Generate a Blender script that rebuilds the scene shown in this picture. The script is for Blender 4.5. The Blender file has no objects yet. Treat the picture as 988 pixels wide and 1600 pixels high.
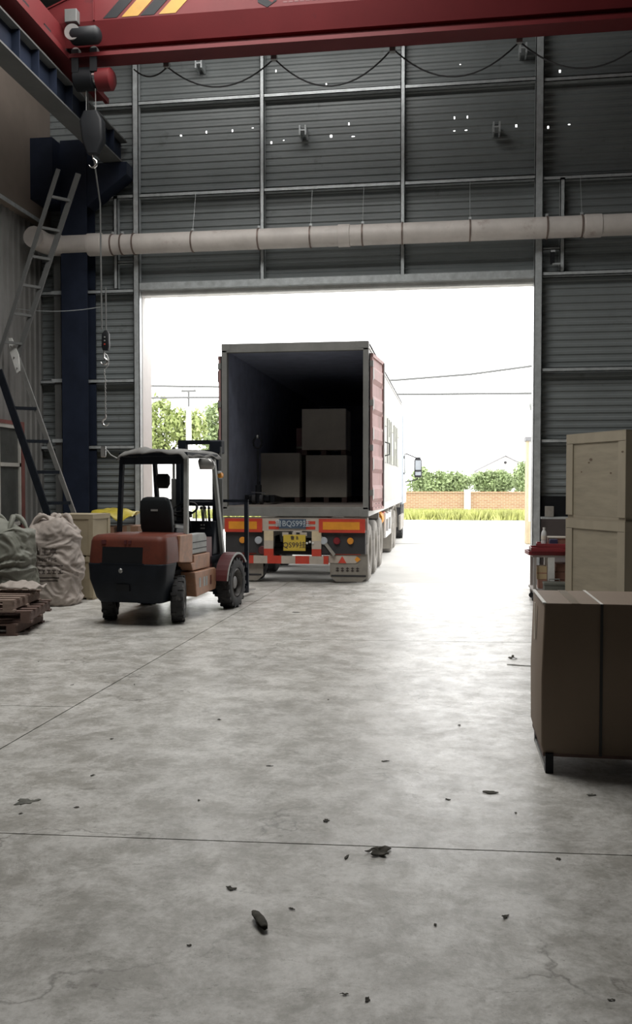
import bpy, bmesh, math, random
import numpy as np
from mathutils import Vector, Matrix, noise
from mathutils.bvhtree import BVHTree
random.seed(7)
R = math.radians
scene = bpy.context.scene
COL = scene.collection

# ------------------------------------------------------------------ camera, world, lights, exposure
cam_d = bpy.data.cameras.new('camera')
cam = bpy.data.objects.new('camera', cam_d)
COL.objects.link(cam)
cam.location = (0, 0, 1.7)
cam.rotation_euler = (R(90 - 1.882), 0, R(8.246))
cam_d.sensor_fit = 'VERTICAL'
cam_d.sensor_height = 36.0
cam_d.lens = 36.0 * 1400 / 1600
cam_d.clip_end = 600
scene.camera = cam

world = bpy.data.worlds.new('overcast_sky')
scene.world = world
world.use_nodes = True
bg = world.node_tree.nodes['Background']
bg.inputs[0].default_value = (1.0, 0.995, 0.985, 1)
bg.inputs[1].default_value = 3.3

scene.view_settings.view_transform = 'Standard'
scene.view_settings.look = 'None'
scene.view_settings.exposure = 0.35
scene.view_settings.gamma = 1.0
scene.view_settings.use_curve_mapping = False


def area_light(name, loc, rot, sx, sy, power, color=(1, 1, 1), portal=False):
    d = bpy.data.lights.new(name, 'AREA')
    d.shape = 'RECTANGLE'
    d.size = sx
    d.size_y = sy
    d.energy = power
    d.color = color
    if portal:
        d.cycles.is_portal = True
    o = bpy.data.objects.new(name, d)
    o.location = loc
    o.rotation_euler = rot
    COL.objects.link(o)
    return o


# daylight entering through the open gate (sampling portal for the sky only)
area_light('gate_daylight_portal', (-1.88, 15.12, 2.5), (R(-90), 0, 0), 6.5, 4.95, 1.0, portal=True)
# daylight through the translucent roof sheets (built below as window_2 .. window_5)
SKYLIGHTS = [(-4.6, 9.6), (-3.45, 9.6), (-2.3, 9.6), (-1.15, 9.6)]
SKY_W, SKY_L = 0.9, 6.0
for sx, sy in SKYLIGHTS:
    area_light('roof_sheet_daylight', (sx, sy, 9.28 + 0.06 * (sx + 7) - 0.06), (0, 0, 0), SKY_W, SKY_L, 150, (1.0, 0.985, 0.95))


# ------------------------------------------------------------------ materials
def pmat(name, col, rough=0.6, metal=0.0, var=0.14, scale=4.0, bump=0.0, bscale=30.0, stretch=(1, 1, 1), dirt=None, spec=0.5, rvar=0.0):
    m = bpy.data.materials.new(name)
    m.use_nodes = True
    nt = m.node_tree
    b = nt.nodes['Principled BSDF']
    b.inputs['Roughness'].default_value = rough
    b.inputs['Metallic'].default_value = metal
    b.inputs['Specular IOR Level'].default_value = spec
    tc = nt.nodes.new('ShaderNodeTexCoord')
    mp = nt.nodes.new('ShaderNodeMapping')
    mp.inputs['Scale'].default_value = stretch
    nt.links.new(tc.outputs['Object'], mp.inputs[0])
    n = nt.nodes.new('ShaderNodeTexNoise')
    n.inputs['Scale'].default_value = scale
    n.inputs['Detail'].default_value = 6
    n.inputs['Roughness'].default_value = 0.62
    nt.links.new(mp.outputs[0], n.inputs[0])
    cr = nt.nodes.new('ShaderNodeValToRGB')
    lo = [max(0, c * (1 - var)) for c in col] + [1]
    hi = [min(1, c * (1 + var)) for c in col] + [1]
    cr.color_ramp.elements[0].position = 0.32
    cr.color_ramp.elements[1].position = 0.68
    cr.color_ramp.elements[0].color = lo
    cr.color_ramp.elements[1].color = hi
    nt.links.new(n.outputs[0], cr.inputs[0])
    out = cr.outputs[0]
    if dirt:
        n2 = nt.nodes.new('ShaderNodeTexNoise')
        n2.inputs['Scale'].default_value = dirt[1]
        n2.inputs['Detail'].default_value = 8
        n2.inputs['Roughness'].default_value = 0.7
        nt.links.new(mp.outputs[0], n2.inputs[0])
        r2 = nt.nodes.new('ShaderNodeValToRGB')
        r2.color_ramp.elements[0].position = dirt[2]
        r2.color_ramp.elements[1].position = dirt[2] + 0.12
        nt.links.new(n2.outputs[0], r2.inputs[0])
        mx = nt.nodes.new('ShaderNodeMix')
        mx.data_type = 'RGBA'
        nt.links.new(r2.outputs[0], mx.inputs[0])
        nt.links.new(out, mx.inputs[6])
        mx.inputs[7].default_value = list(dirt[0]) + [1]
        out = mx.outputs[2]
    nt.links.new(out, b.inputs['Base Color'])
    if rvar:
        mr = nt.nodes.new('ShaderNodeMapRange')
        mr.inputs[1].default_value = 0.3
        mr.inputs[2].default_value = 0.7
        mr.inputs[3].default_value = rough - rvar
        mr.inputs[4].default_value = rough + rvar
        nt.links.new(n.outputs[0], mr.inputs[0])
        nt.links.new(mr.outputs[0], b.inputs['Roughness'])
    if bump:
        n3 = nt.nodes.new('ShaderNodeTexNoise')
        n3.inputs['Scale'].default_value = bscale
        n3.inputs['Detail'].default_value = 5
        nt.links.new(mp.outputs[0], n3.inputs[0])
        bp = nt.nodes.new('ShaderNodeBump')
        bp.inputs['Strength'].default_value = bump
        bp.inputs['Distance'].default_value = 0.02
        nt.links.new(n3.outputs[0], bp.inputs['Height'])
        nt.links.new(bp.outputs[0], b.inputs['Normal'])
    return m


def floor_material():
    m = bpy.data.materials.new('worn_concrete')
    m.use_nodes = True
    nt = m.node_tree
    N = nt.nodes
    L = nt.links
    b = N['Principled BSDF']
    tc = N.new('ShaderNodeTexCoord')

    def noi(scale, detail=8, rough=0.65, dist=0.0, stretch=None):
        n = N.new('ShaderNodeTexNoise')
        n.inputs['Scale'].default_value = scale
        n.inputs['Detail'].default_value = detail
        n.inputs['Roughness'].default_value = rough
        n.inputs['Distortion'].default_value = dist
        src = tc.outputs['Object']
        if stretch:
            mp = N.new('ShaderNodeMapping')
            mp.inputs['Scale'].default_value = stretch
            L.new(src, mp.inputs[0])
            src = mp.outputs[0]
        L.new(src, n.inputs[0])
        return n.outputs[0]

    def ramp(v, p0, p1, c0, c1):
        r = N.new('ShaderNodeValToRGB')
        r.color_ramp.elements[0].position = p0
        r.color_ramp.elements[1].position = p1
        r.color_ramp.elements[0].color = c0
        r.color_ramp.elements[1].color = c1
        L.new(v, r.inputs[0])
        return r.outputs[0]

    def mix(f, a, c, t='MIX'):
        x = N.new('ShaderNodeMix')
        x.data_type = 'RGBA'
        x.blend_type = t
        if hasattr(f, 'links'):
            L.new(f, x.inputs[0])
        else:
            x.inputs[0].default_value = f
        for s, i in ((a, 6), (c, 7)):
            if hasattr(s, 'links'):
                L.new(s, x.inputs[i])
            else:
                x.inputs[i].default_value = s
        return x.outputs[2]

    big = noi(0.55, 10, 0.74, 0.3)
    base = ramp(big, 0.3, 0.72, (0.50, 0.49, 0.465, 1), (0.80, 0.785, 0.75, 1))
    mid = ramp(noi(3.2, 12, 0.80, 0.25), 0.42, 0.58, (0.53, 0.52, 0.49, 1), (1, 1, 1, 1))
    col = mix(0.85, base, mid, 'MULTIPLY')
    fine = ramp(noi(28, 6, 0.7), 0.35, 0.55, (0.72, 0.72, 0.70, 1), (1, 1, 1, 1))
    col = mix(0.6, col, fine, 'MULTIPLY')
    scr = ramp(noi(7, 12, 0.85, 0.4, (1.0, 2.2, 1)), 0.37, 0.43, (0.40, 0.39, 0.36, 1), (1, 1, 1, 1))
    col = mix(0.65, col, scr, 'MULTIPLY')
    streak = ramp(noi(14, 12, 0.88, 0.3, (1.0, 1.8, 1)), 0.33, 0.40, (0.38, 0.37, 0.34, 1), (1, 1, 1, 1))
    col = mix(0.6, col, streak, 'MULTIPLY')
    speck = ramp(noi(55, 4, 0.6), 0.30, 0.36, (0.35, 0.34, 0.32, 1), (1, 1, 1, 1))
    col = mix(0.55, col, speck, 'MULTIPLY')
    # hairline cracks
    v = N.new('ShaderNodeTexVoronoi')
    v.feature = 'DISTANCE_TO_EDGE'
    v.inputs['Scale'].default_value = 0.8
    mpv = N.new('ShaderNodeVectorMath')
    mpv.operation = 'ADD'
    nv = N.new('ShaderNodeTexNoise')
    nv.inputs['Scale'].default_value = 2.5
    nv.inputs['Detail'].default_value = 8
    L.new(tc.outputs['Object'], nv.inputs[0])
    L.new(tc.outputs['Object'], mpv.inputs[0])
    L.new(nv.outputs[1], mpv.inputs[1])
    L.new(mpv.outputs[0], v.inputs[0])
    crack = ramp(v.outputs['Distance'], 0.0, 0.012, (0.35, 0.34, 0.32, 1), (1, 1, 1, 1))
    gate = ramp(noi(0.9, 4, 0.5), 0.5, 0.6, (0, 0, 0, 1), (1, 1, 1, 1))
    col = mix(gate, col, mix(0.7, col, crack, 'MULTIPLY'))
    L.new(col, b.inputs['Base Color'])
    rg = N.new('ShaderNodeMapRange')
    rg.inputs[1].default_value = 0.3
    rg.inputs[2].default_value = 0.7
    rg.inputs[3].default_value = 0.22
    rg.inputs[4].default_value = 0.50
    L.new(noi(3.5, 12, 0.82, 0.2), rg.inputs[0])
    L.new(rg.outputs[0], b.inputs['Roughness'])
    b.inputs['Specular IOR Level'].default_value = 0.36
    bp = N.new('ShaderNodeBump')
    bp.inputs['Strength'].default_value = 0.22
    bp.inputs['Distance'].default_value = 0.012
    L.new(noi(9, 10, 0.75, 0.5), bp.inputs['Height'])
    L.new(bp.outputs[0], b.inputs['Normal'])
    return m


def brick_material():
    m = bpy.data.materials.new('red_brick')
    m.use_nodes = True
    nt = m.node_tree
    b = nt.nodes['Principled BSDF']
    b.inputs['Roughness'].default_value = 0.9
    tc = nt.nodes.new('ShaderNodeTexCoord')
    mp = nt.nodes.new('ShaderNodeMapping')
    mp.inputs['Rotation'].default_value = (R(-90), 0, 0)
    nt.links.new(tc.outputs['Object'], mp.inputs[0])
    br = nt.nodes.new('ShaderNodeTexBrick')
    br.inputs['Scale'].default_value = 1.0
    br.inputs['Brick Width'].default_value = 0.26
    br.inputs['Row Height'].default_value = 0.085
    br.inputs['Mortar Size'].default_value = 0.012
    br.inputs['Color1'].default_value = (0.36, 0.19, 0.105, 1)
    br.inputs['Color2'].default_value = (0.42, 0.27, 0.15, 1)
    br.inputs['Mortar'].default_value = (0.50, 0.42, 0.30, 1)
    nt.links.new(mp.outputs[0], br.inputs[0])
    nt.links.new(br.outputs[0], b.inputs['Base Color'])
    return m


M = {}
M['floor'] = floor_material()
M['brick'] = brick_material()
M['joint'] = pmat('joint_filler', (0.03, 0.03, 0.03), 0.95)
M['yard'] = pmat('yard_concrete', (0.50, 0.49, 0.465), 0.8, var=0.12, scale=0.7, bump=0.1)
M['sheet'] = pmat('grey_green_sheet', (0.205, 0.225, 0.228), 0.42, 0.0, var=0.10, scale=1.2, dirt=((0.13, 0.14, 0.14), 2.2, 0.60), spec=0.5)
M['galv'] = pmat('galvanised_steel', (0.50, 0.53, 0.54), 0.38, 0.25, var=0.18, scale=9, bump=0.05)
M['leftclad'] = pmat('left_cladding', (0.21, 0.207, 0.20), 0.6, var=0.12, scale=2)
M['leftpanel'] = pmat('left_upper_panel', (0.20, 0.165, 0.14), 0.7, var=0.15, scale=0.8)
M['plinth'] = pmat('mauve_plaster', (0.23, 0.20, 0.20), 0.85, var=0.08, scale=2)
M['roof'] = pmat('dark_roof', (0.06, 0.06, 0.06), 0.8)
M['farwall'] = pmat('far_hall_wall', (0.14, 0.135, 0.13), 0.85)
M['skysheet'] = pmat('translucent_roof_sheet', (0.75, 0.78, 0.76), 0.5)
M['navy'] = pmat('navy_paint', (0.016, 0.022, 0.040), 0.55, var=0.2, scale=3, spec=0.2)
M['runway'] = pmat('runway_grey', (0.115, 0.118, 0.116), 0.5, var=0.12, scale=3)
M['crane'] = pmat('crane_red', (0.105, 0.013, 0.015), 0.5, var=0.10, scale=1.5, dirt=((0.075, 0.014, 0.017), 3.0, 0.62), spec=0.25)
M['black'] = pmat('black_paint', (0.012, 0.013, 0.015), 0.5, spec=0.2)
M['blackrubber'] = pmat('tyre_rubber', (0.022, 0.022, 0.023), 0.8, var=0.25, scale=8, bump=0.15, dirt=((0.09, 0.085, 0.08), 6, 0.55))
M['dustyrubber'] = pmat('dusty_tyre_rubber', (0.22, 0.205, 0.185), 0.9, var=0.2, scale=6, dirt=((0.10, 0.095, 0.09), 5, 0.55))
M['yellow'] = pmat('stripe_yellow', (0.34, 0.18, 0.015), 0.5)
M['pipe'] = pmat('pvc_pipe', (0.62, 0.575, 0.54), 0.5, var=0.10, scale=3, dirt=((0.46, 0.39, 0.36), 2.5, 0.6))
M['strap'] = pmat('rusty_clamp', (0.20, 0.15, 0.13), 0.5, 0.4)
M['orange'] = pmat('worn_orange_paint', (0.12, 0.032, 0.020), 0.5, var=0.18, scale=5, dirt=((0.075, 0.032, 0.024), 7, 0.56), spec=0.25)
M['orange2'] = pmat('faded_lit_orange_paint', (0.36, 0.185, 0.11), 0.55, var=0.2, scale=9, dirt=((0.28, 0.17, 0.12), 12, 0.52))  # worn paint, with the brightness of the lit side put into the colour
M['maroon'] = pmat('maroon_paint', (0.10, 0.02, 0.022), 0.5)
M['fdark'] = pmat('forklift_dark', (0.011, 0.014, 0.020), 0.55, var=0.2, scale=6, spec=0.18)
M['fgrey'] = pmat('forklift_grey', (0.30, 0.31, 0.30), 0.55, var=0.15, scale=7)
M['rimgrey'] = pmat('worn_rim', (0.085, 0.08, 0.075), 0.5, 0.2, var=0.3, scale=12)
M['steel'] = pmat('bare_steel', (0.36, 0.36, 0.35), 0.4, 0.8)
M['chrome'] = pmat('bright_steel', (0.75, 0.75, 0.74), 0.2, 1.0, var=0.05)
M['vinyl'] = pmat('black_vinyl', (0.018, 0.022, 0.025), 0.5, bump=0.1, spec=0.25)
M['tarp'] = pmat('grey_tarp', (0.17, 0.168, 0.16), 0.75, var=0.2, scale=5, bump=0.3, bscale=9)
M['glass'] = pmat('lamp_lens', (0.45, 0.48, 0.52), 0.15)
M['contin'] = pmat('container_inner_blue', (0.30, 0.33, 0.43), 0.7, var=0.15)
M['contend'] = pmat('container_end_glare_lift', (0.62, 0.66, 0.76), 0.7, var=0.06)  # paler than the lining: glare at the dim far end put into the colour
M['contrear'] = pmat('container_grey_rear', (0.20, 0.20, 0.19), 0.6, var=0.15, scale=3)
M['contwhite'] = pmat('container_white', (0.40, 0.392, 0.375), 0.6, var=0.06, scale=1)
M['letter'] = pmat('faded_lettering', (0.29, 0.295, 0.26), 0.7)
M['contdoor'] = pmat('container_door_red', (0.33, 0.19, 0.18), 0.65, var=0.12, scale=3, dirt=((0.28, 0.21, 0.19), 4, 0.55))
M['contfloor'] = pmat('container_floor_wood', (0.20, 0.17, 0.15), 0.8)
M['chassis'] = pmat('chassis_grey', (0.30, 0.28, 0.25), 0.8, var=0.2, scale=5)
M['chassisdark'] = pmat('chassis_dark', (0.035, 0.034, 0.036), 0.8)
M['refred'] = pmat('reflective_red', (0.55, 0.06, 0.035), 0.4)
M['refwhite'] = pmat('reflective_white', (0.48, 0.42, 0.36), 0.45)
M['refyellow'] = pmat('reflective_amber', (0.75, 0.30, 0.03), 0.4)
M['plateyellow'] = pmat('plate_yellow', (0.60, 0.43, 0.06), 0.5)
M['plateblue'] = pmat('plate_dark_blue', (0.06, 0.09, 0.14), 0.5)
M['platewhite'] = pmat('plate_white', (0.50, 0.55, 0.58), 0.5)
M['dust'] = pmat('dusty_mudflap', (0.25, 0.23, 0.20), 0.9, var=0.15, scale=5)
M['cab'] = pmat('cab_grey', (0.32, 0.36, 0.40), 0.4)
M['tank'] = pmat('orange_tank', (0.65, 0.26, 0.03), 0.5)
M['wood'] = pmat('pale_plywood', (0.235, 0.205, 0.15), 0.7, var=0.12, scale=2.2, stretch=(1, 1, 6), dirt=((0.18, 0.145, 0.10), 3.5, 0.64))
M['woodbatten'] = pmat('pine_batten', (0.26, 0.227, 0.168), 0.7, var=0.10, scale=3, stretch=(1, 1, 0.3))
M['cream'] = pmat('cream_crate', (0.36, 0.305, 0.21), 0.7, var=0.08, scale=3)
M['knot'] = pmat('wood_knot', (0.10, 0.07, 0.045), 0.8)
M['pallet'] = pmat('old_pallet_wood', (0.27, 0.20, 0.165), 0.85, var=0.25, scale=6, stretch=(1, 6, 6))
M['palletdark'] = pmat('dark_pallet_wood', (0.14, 0.09, 0.075), 0.85, var=0.25, scale=6)
M['card'] = pmat('brown_cardboard', (0.215, 0.160, 0.115), 0.65, var=0.06, scale=2, spec=0.4)
M['cardpale'] = pmat('pale_cardboard', (0.48, 0.36, 0.21), 0.8, var=0.1, scale=6)
M['cardred'] = pmat('reddish_carton', (0.26, 0.13, 0.095), 0.8, var=0.1, scale=6)
M['tape'] = pmat('packing_tape', (0.22, 0.175, 0.13), 0.3)
M['strapblack'] = pmat('black_strap', (0.012, 0.012, 0.012), 0.4)
M['strappale'] = pmat('pale_strap_and_edge', (0.66, 0.64, 0.60), 0.5)
M['cargo'] = pmat('cargo_carton', (0.62, 0.57, 0.48), 0.8, var=0.08, scale=3)
M['bag'] = pmat('woven_bag', (0.39, 0.34, 0.305), 0.6, var=0.12, scale=7, bump=0.4, bscale=16)
M['baggreen'] = pmat('greenish_woven_bag', (0.22, 0.225, 0.19), 0.6, var=0.12, scale=7, bump=0.4, bscale=14)
M['ink'] = pmat('dark_print', (0.07, 0.055, 0.05), 0.8)
M['redtray'] = pmat('red_plastic', (0.19, 0.018, 0.024), 0.4)
M['clear'] = pmat('clear_bottle', (0.62, 0.63, 0.63), 0.15)
M['paper'] = pmat('paper', (0.62, 0.58, 0.50), 0.8)
M['bluebox'] = pmat('dark_blue_box', (0.03, 0.03, 0.08), 0.6)
M['table'] = pmat('cart_grey', (0.30, 0.27, 0.255), 0.6)
M['greentoolbox'] = pmat('green_grey_box', (0.11, 0.115, 0.10), 0.6)
M['yellowbag'] = pmat('yellow_film', (0.50, 0.40, 0.05), 0.4, var=0.3, scale=6, bump=0.3, bscale=8)
M['brownbox'] = pmat('brown_box', (0.22, 0.12, 0.075), 0.7)
M['winframe'] = pmat('white_window_frame', (0.55, 0.54, 0.50), 0.5)
M['winred'] = pmat('red_brown_trim', (0.22, 0.085, 0.075), 0.7)
M['pane'] = pmat('dull_glass', (0.09, 0.095, 0.09), 0.25)
M['leaf1'] = pmat('tree_leaves', (0.30, 0.36, 0.13), 0.6, var=0.3, scale=1.2)
M['leaf2'] = pmat('bush_leaves', (0.24, 0.31, 0.14), 0.6, var=0.3, scale=1.2)
M['bark'] = pmat('bark', (0.20, 0.16, 0.12), 0.9)
M['weeds'] = pmat('weeds', (0.40, 0.42, 0.14), 0.7, var=0.3, scale=1.5)
M['white'] = pmat('white_render', (0.72, 0.71, 0.69), 0.8, var=0.04)
M['rooftile'] = pmat('grey_roof_tile', (0.28, 0.28, 0.29), 0.8)
M['cream2'] = pmat('cream_stone', (0.62, 0.51, 0.34), 0.8)
M['debris'] = pmat('dry_leaf', (0.060, 0.055, 0.042), 0.85, var=0.35, scale=30)
M['debrisgrey'] = pmat('grey_scrap', (0.13, 0.13, 0.11), 0.8, var=0.35, scale=30)
M['cable'] = pmat('black_cable', (0.03, 0.03, 0.032), 0.5)
M['white_plastic'] = pmat('pale_plastic', (0.62, 0.62, 0.60), 0.45)


# ------------------------------------------------------------------ mesh helpers
class MB:
    def __init__(self):
        self.v = []
        self.f = []

    def add(self, vs, fs, mat=None):
        o = len(self.v)
        for p in vs:
            p = Vector(p)
            self.v.append(tuple(mat @ p if mat else p))
        self.f += [tuple(i + o for i in q) for q in fs]
        return self

    def box(self, x0, x1, y0, y1, z0, z1, mat=None):
        vs = [(x0, y0, z0), (x1, y0, z0), (x1, y1, z0), (x0, y1, z0), (x0, y0, z1), (x1, y0, z1), (x1, y1, z1), (x0, y1, z1)]
        fs = [(3, 2, 1, 0), (4, 5, 6, 7), (0, 1, 5, 4), (1, 2, 6, 5), (2, 3, 7, 6), (3, 0, 4, 7)]
        return self.add(vs, fs, mat)

    def bar(self, a, b, w, h, up=(0, 0, 1)):
        a = Vector(a)
        b = Vector(b)
        d = (b - a).normalized()
        u = Vector(up)
        if abs(d.dot(u)) > 0.98:
            u = Vector((0, 1, 0))
        s = d.cross(u).normalized()
        u = s.cross(d).normalized()
        vs = []
        for p in (a, b):
            for i, j in ((-1, -1), (1, -1), (1, 1), (-1, 1)):
                vs.append(p + s * (w / 2 * i) + u * (h / 2 * j))
        return self.add(vs, [(3, 2, 1, 0), (4, 5, 6, 7), (0, 1, 5, 4), (1, 2, 6, 5), (2, 3, 7, 6), (3, 0, 4, 7)])

    def tube(self, pts, r, n=8, caps=True):
        pts = [Vector(p) for p in pts]
        rs = r if isinstance(r, (list, tuple)) else [r] * len(pts)
        o = len(self.v)
        prev = None
        for i, p in enumerate(pts):
            t = (pts[min(i + 1, len(pts) - 1)] - pts[max(i - 1, 0)]).normalized()
            if prev is None:
                ref = Vector((0, 0, 1)) if abs(t.z) < 0.9 else Vector((0, 1, 0))
                s = t.cross(ref).normalized()
            else:
                s = (prev - t * prev.dot(t)).normalized()
            prev = s
            u = t.cross(s)
            for k in range(n):
                a = 2 * math.pi * k / n
                self.v.append(tuple(p + (s * math.cos(a) + u * math.sin(a)) * rs[i]))
        for i in range(len(pts) - 1):
            for k in range(n):
                a = o + i * n + k
                b2 = o + i * n + (k + 1) % n
                self.f.append((a, b2, b2 + n, a + n))
        if caps:
            self.f.append(tuple(o + k for k in reversed(range(n))))
            e = o + (len(pts) - 1) * n
            self.f.append(tuple(e + k for k in range(n)))
        return self

    def lathe(self, prof, n=20, axis='z', center=(0, 0, 0), caps=True):
        """prof: list of (radius, height)"""
        o = len(self.v)
        c = Vector(center)
        for r, h in prof:
            for k in range(n):
                a = 2 * math.pi * k / n
                ca, sa = r * math.cos(a), r * math.sin(a)
                p = {'z': (ca, sa, h), 'x': (h, ca, sa), 'y': (sa, h, ca)}[axis]
                self.v.append(tuple(c + Vector(p)))
        for i in range(len(prof) - 1):
            for k in range(n):
                a = o + i * n + k
                b2 = o + i * n + (k + 1) % n
                self.f.append((a, b2, b2 + n, a + n))
        if caps:
            self.f.append(tuple(o + k for k in reversed(range(n))))
            e = o + (len(prof) - 1) * n
            self.f.append(tuple(e + k for k in range(n)))
        return self

    def prism(self, poly, axis, a0, a1):
        """poly: 2D points; axis 'x': (y,z), 'y': (x,z), 'z': (x,y)"""
        n = len(poly)
        vs = []
        for a in (a0, a1):
            for p, q in poly:
                vs.append({'x': (a, p, q), 'y': (p, a, q), 'z': (p, q, a)}[axis])
        fs = [tuple(range(n)), tuple(reversed(range(n, 2 * n)))]
        for i in range(n):
            j = (i + 1) % n
            fs.append((j, i, i + n, j + n))
        return self.add(vs, fs)

    def loft(self, rows, n=5):
        """rows: (z, x0, x1, y0, y1, r) rounded rectangles stacked in z"""
        o = len(self.v)
        cnt = 0
        for z, x0, x1, y0, y1, r in rows:
            pts = []
            for cx, cy, a0 in ((x1 - r, y1 - r, 0), (x0 + r, y1 - r, 90), (x0 + r, y0 + r, 180), (x1 - r, y0 + r, 270)):
                for k in range(n):
                    a = R(a0 + 90 * k / (n - 1))
                    pts.append((cx + r * math.cos(a), cy + r * math.sin(a), z))
            cnt = len(pts)
            self.v += pts
        for i in range(len(rows) - 1):
            for k in range(cnt):
                a = o + i * cnt + k
                b2 = o + i * cnt + (k + 1) % cnt
                self.f.append((a, b2, b2 + cnt, a + cnt))
        self.f.append(tuple(o + k for k in reversed(range(cnt))))
        e = o + (len(rows) - 1) * cnt
        self.f.append(tuple(e + k for k in range(cnt)))
        return self

    def mesh(self, name, m, smooth=None):
        me = bpy.data.meshes.new(name)
        me.from_pydata(self.v, [], self.f)
        bm = bmesh.new()
        bm.from_mesh(me)
        bmesh.ops.recalc_face_normals(bm, faces=bm.faces)
        bm.to_mesh(me)
        bm.free()
        me.materials.append(M[m])
        if smooth is not None:
            me.polygons.foreach_set('use_smooth', [True] * len(me.polygons))
            me.set_sharp_from_angle(angle=R(smooth))
        return me

    def build(self, name, m, parent=None, bevel=0, smooth=None, seg=2):
        me = self.mesh(name, m, smooth)
        o = bpy.data.objects.new(name, me)
        COL.objects.link(o)
        if parent:
            o.parent = parent
        if bevel:
            b = o.modifiers.new('bevel', 'BEVEL')
            b.width = bevel
            b.segments = seg
            b.limit_method = 'ANGLE'
            b.angle_limit = R(40)
        return o


def box(x0, x1, y0, y1, z0, z1, name, m, parent=None, bevel=0):
    return MB().box(x0, x1, y0, y1, z0, z1).build(name, m, parent, bevel)


def link_mesh(name, me, parent=None, loc=(0, 0, 0), rot=(0, 0, 0), scale=(1, 1, 1)):
    o = bpy.data.objects.new(name, me)
    COL.objects.link(o)
    o.location = loc
    o.rotation_euler = rot
    o.scale = scale
    if parent:
        o.parent = parent
    return o


def tag(o, label, cat, group=None, kind=None):
    o['label'] = label
    o['category'] = cat
    if group:
        o['group'] = group
    if kind:
        o['kind'] = kind
    return o


def thing(name, label, cat, loc=(0, 0, 0), rz=0, group=None):
    o = bpy.data.objects.new(name, None)
    o.empty_display_size = 0.1
    COL.objects.link(o)
    o.location = loc
    o.rotation_euler = (0, 0, R(rz))
    return tag(o, label, cat, group)


def struct(name, label, loc=(0, 0, 0)):
    o = bpy.data.objects.new(name, None)
    COL.objects.link(o)
    o.location = loc
    o['kind'] = 'structure'
    o['label'] = label
    return o


def copy_tree(o, parent=None):
    c = o.copy()
    COL.objects.link(c)
    c.parent = parent
    for ch in list(o.children):
        copy_tree(ch, c)
    return c


def text(body, size, m, name, parent, loc, rot=(90, 0, 0), sx=1.0, extrude=0.002, spacing=1.0):
    cu = bpy.data.curves.new(name, 'FONT')
    cu.body = body
    cu.size = size
    cu.align_x = 'CENTER'
    cu.align_y = 'CENTER'
    cu.extrude = extrude
    cu.space_character = spacing
    cu.resolution_u = 3
    t = bpy.data.objects.new(name + '_tmp', cu)
    COL.objects.link(t)
    bpy.context.view_layer.update()
    dg = bpy.context.evaluated_depsgraph_get()
    me = bpy.data.meshes.new_from_object(t.evaluated_get(dg))
    bpy.data.objects.remove(t)
    me.name = name
    me.materials.clear()
    me.materials.append(M[m])
    o = bpy.data.objects.new(name, me)
    COL.objects.link(o)
    o.parent = parent
    o.location = loc
    o.rotation_euler = tuple(R(a) for a in rot)
    o.scale = (sx, 1, 1)
    return o


# ------------------------------------------------------------------ floor
floor = struct('floor', 'worn grey concrete floor slabs with thin saw joints')
box(-9, 9, -14, 15.3, -0.12, -0.03, 'joint_bed', 'joint', floor)
G = 0.005


def jy(k, x):
    a, b = [(-14, 0), (4.15, 0.056), (6.62, 0.075), (9.64, 0.06), (12.6, 0.03), (15.2, 0.0)][k]
    return a + b * x


def jx(k, y):
    return [-9, -2.9 + 0.017 * y, 3.6, 9][k]


for ci in range(3):
    rows = [0, 1, 2, 3, 4, 5] if ci == 0 else [0, 1, 3, 5]
    for ri in range(len(rows) - 1):
        pts = []
        for k, c in ((rows[ri], ci), (rows[ri], ci + 1), (rows[ri + 1], ci + 1), (rows[ri + 1], ci)):
            y = jy(k, 0)
            for _ in range(3):
                x = jx(c, y)
                y = jy(k, x)
            pts.append(Vector((x, y)))
        cen = sum(pts, Vector((0, 0))) / 4
        poly = [(p.x + (G if p.x < cen.x else -G), p.y + (G if p.y < cen.y else -G)) for p in pts]
        MB().prism(poly, 'z', -0.06, 0.0).build('floor_slab', 'floor', floor)

yard = struct('yard_ground', 'pale concrete yard beyond the gate')
box(-60, 60, 15.21, 25.05, -0.2, -0.01, 'yard_slab', 'yard', yard)
box(-60, 60, 25.17, 200, -0.2, -0.01, 'yard_slab', 'yard', yard)
box(-60, 60, 25.05, 25.17, -0.2, -0.04, 'drain_channel', 'joint', yard)

# ------------------------------------------------------------------ gate wall (y = 15)
WY = 15.0
wall_b = struct('wall_back', 'corrugated grey metal wall around the open gateway')


def sheet(x0, x1, z0, z1, y, pitch, depth, m, parent, holes=()):
    prof = []
    z = z0
    while z < z1:
        for dz, d in ((0, 0), (pitch * 0.34, 0), (pitch * 0.5, depth), (pitch * 0.84, depth)):
            if z + dz < z1:
                prof.append((z + dz, y - d))
        z += pitch
    prof.append((z1, y))
    xs = sorted(set([x0, x1] + [h[0] - h[2] for h in holes] + [h[0] + h[2] for h in holes]))
    vs = [(x, yy, zz) for zz, yy in prof for x in xs]
    n = len(xs)
    fs = []
    for i in range(len(prof) - 1):
        zc = (prof[i][0] + prof[i + 1][0]) / 2
        for k in range(n - 1):
            xc = (xs[k] + xs[k + 1]) / 2
            if any(abs(xc - h[0]) < h[2] * 0.9 and prof[i][0] <= h[1] < prof[i + 1][0] for h in holes):
                continue
            fs.append((i * n + k, i * n + k + 1, (i + 1) * n + k + 1, (i + 1) * n + k))
    return MB().add(vs, fs).build('corrugated_sheet', m, parent)


def holes_for(x0, x1, lst):
    return [h for h in lst if x0 + 0.05 < h[0] < x1 - 0.05]


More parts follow.
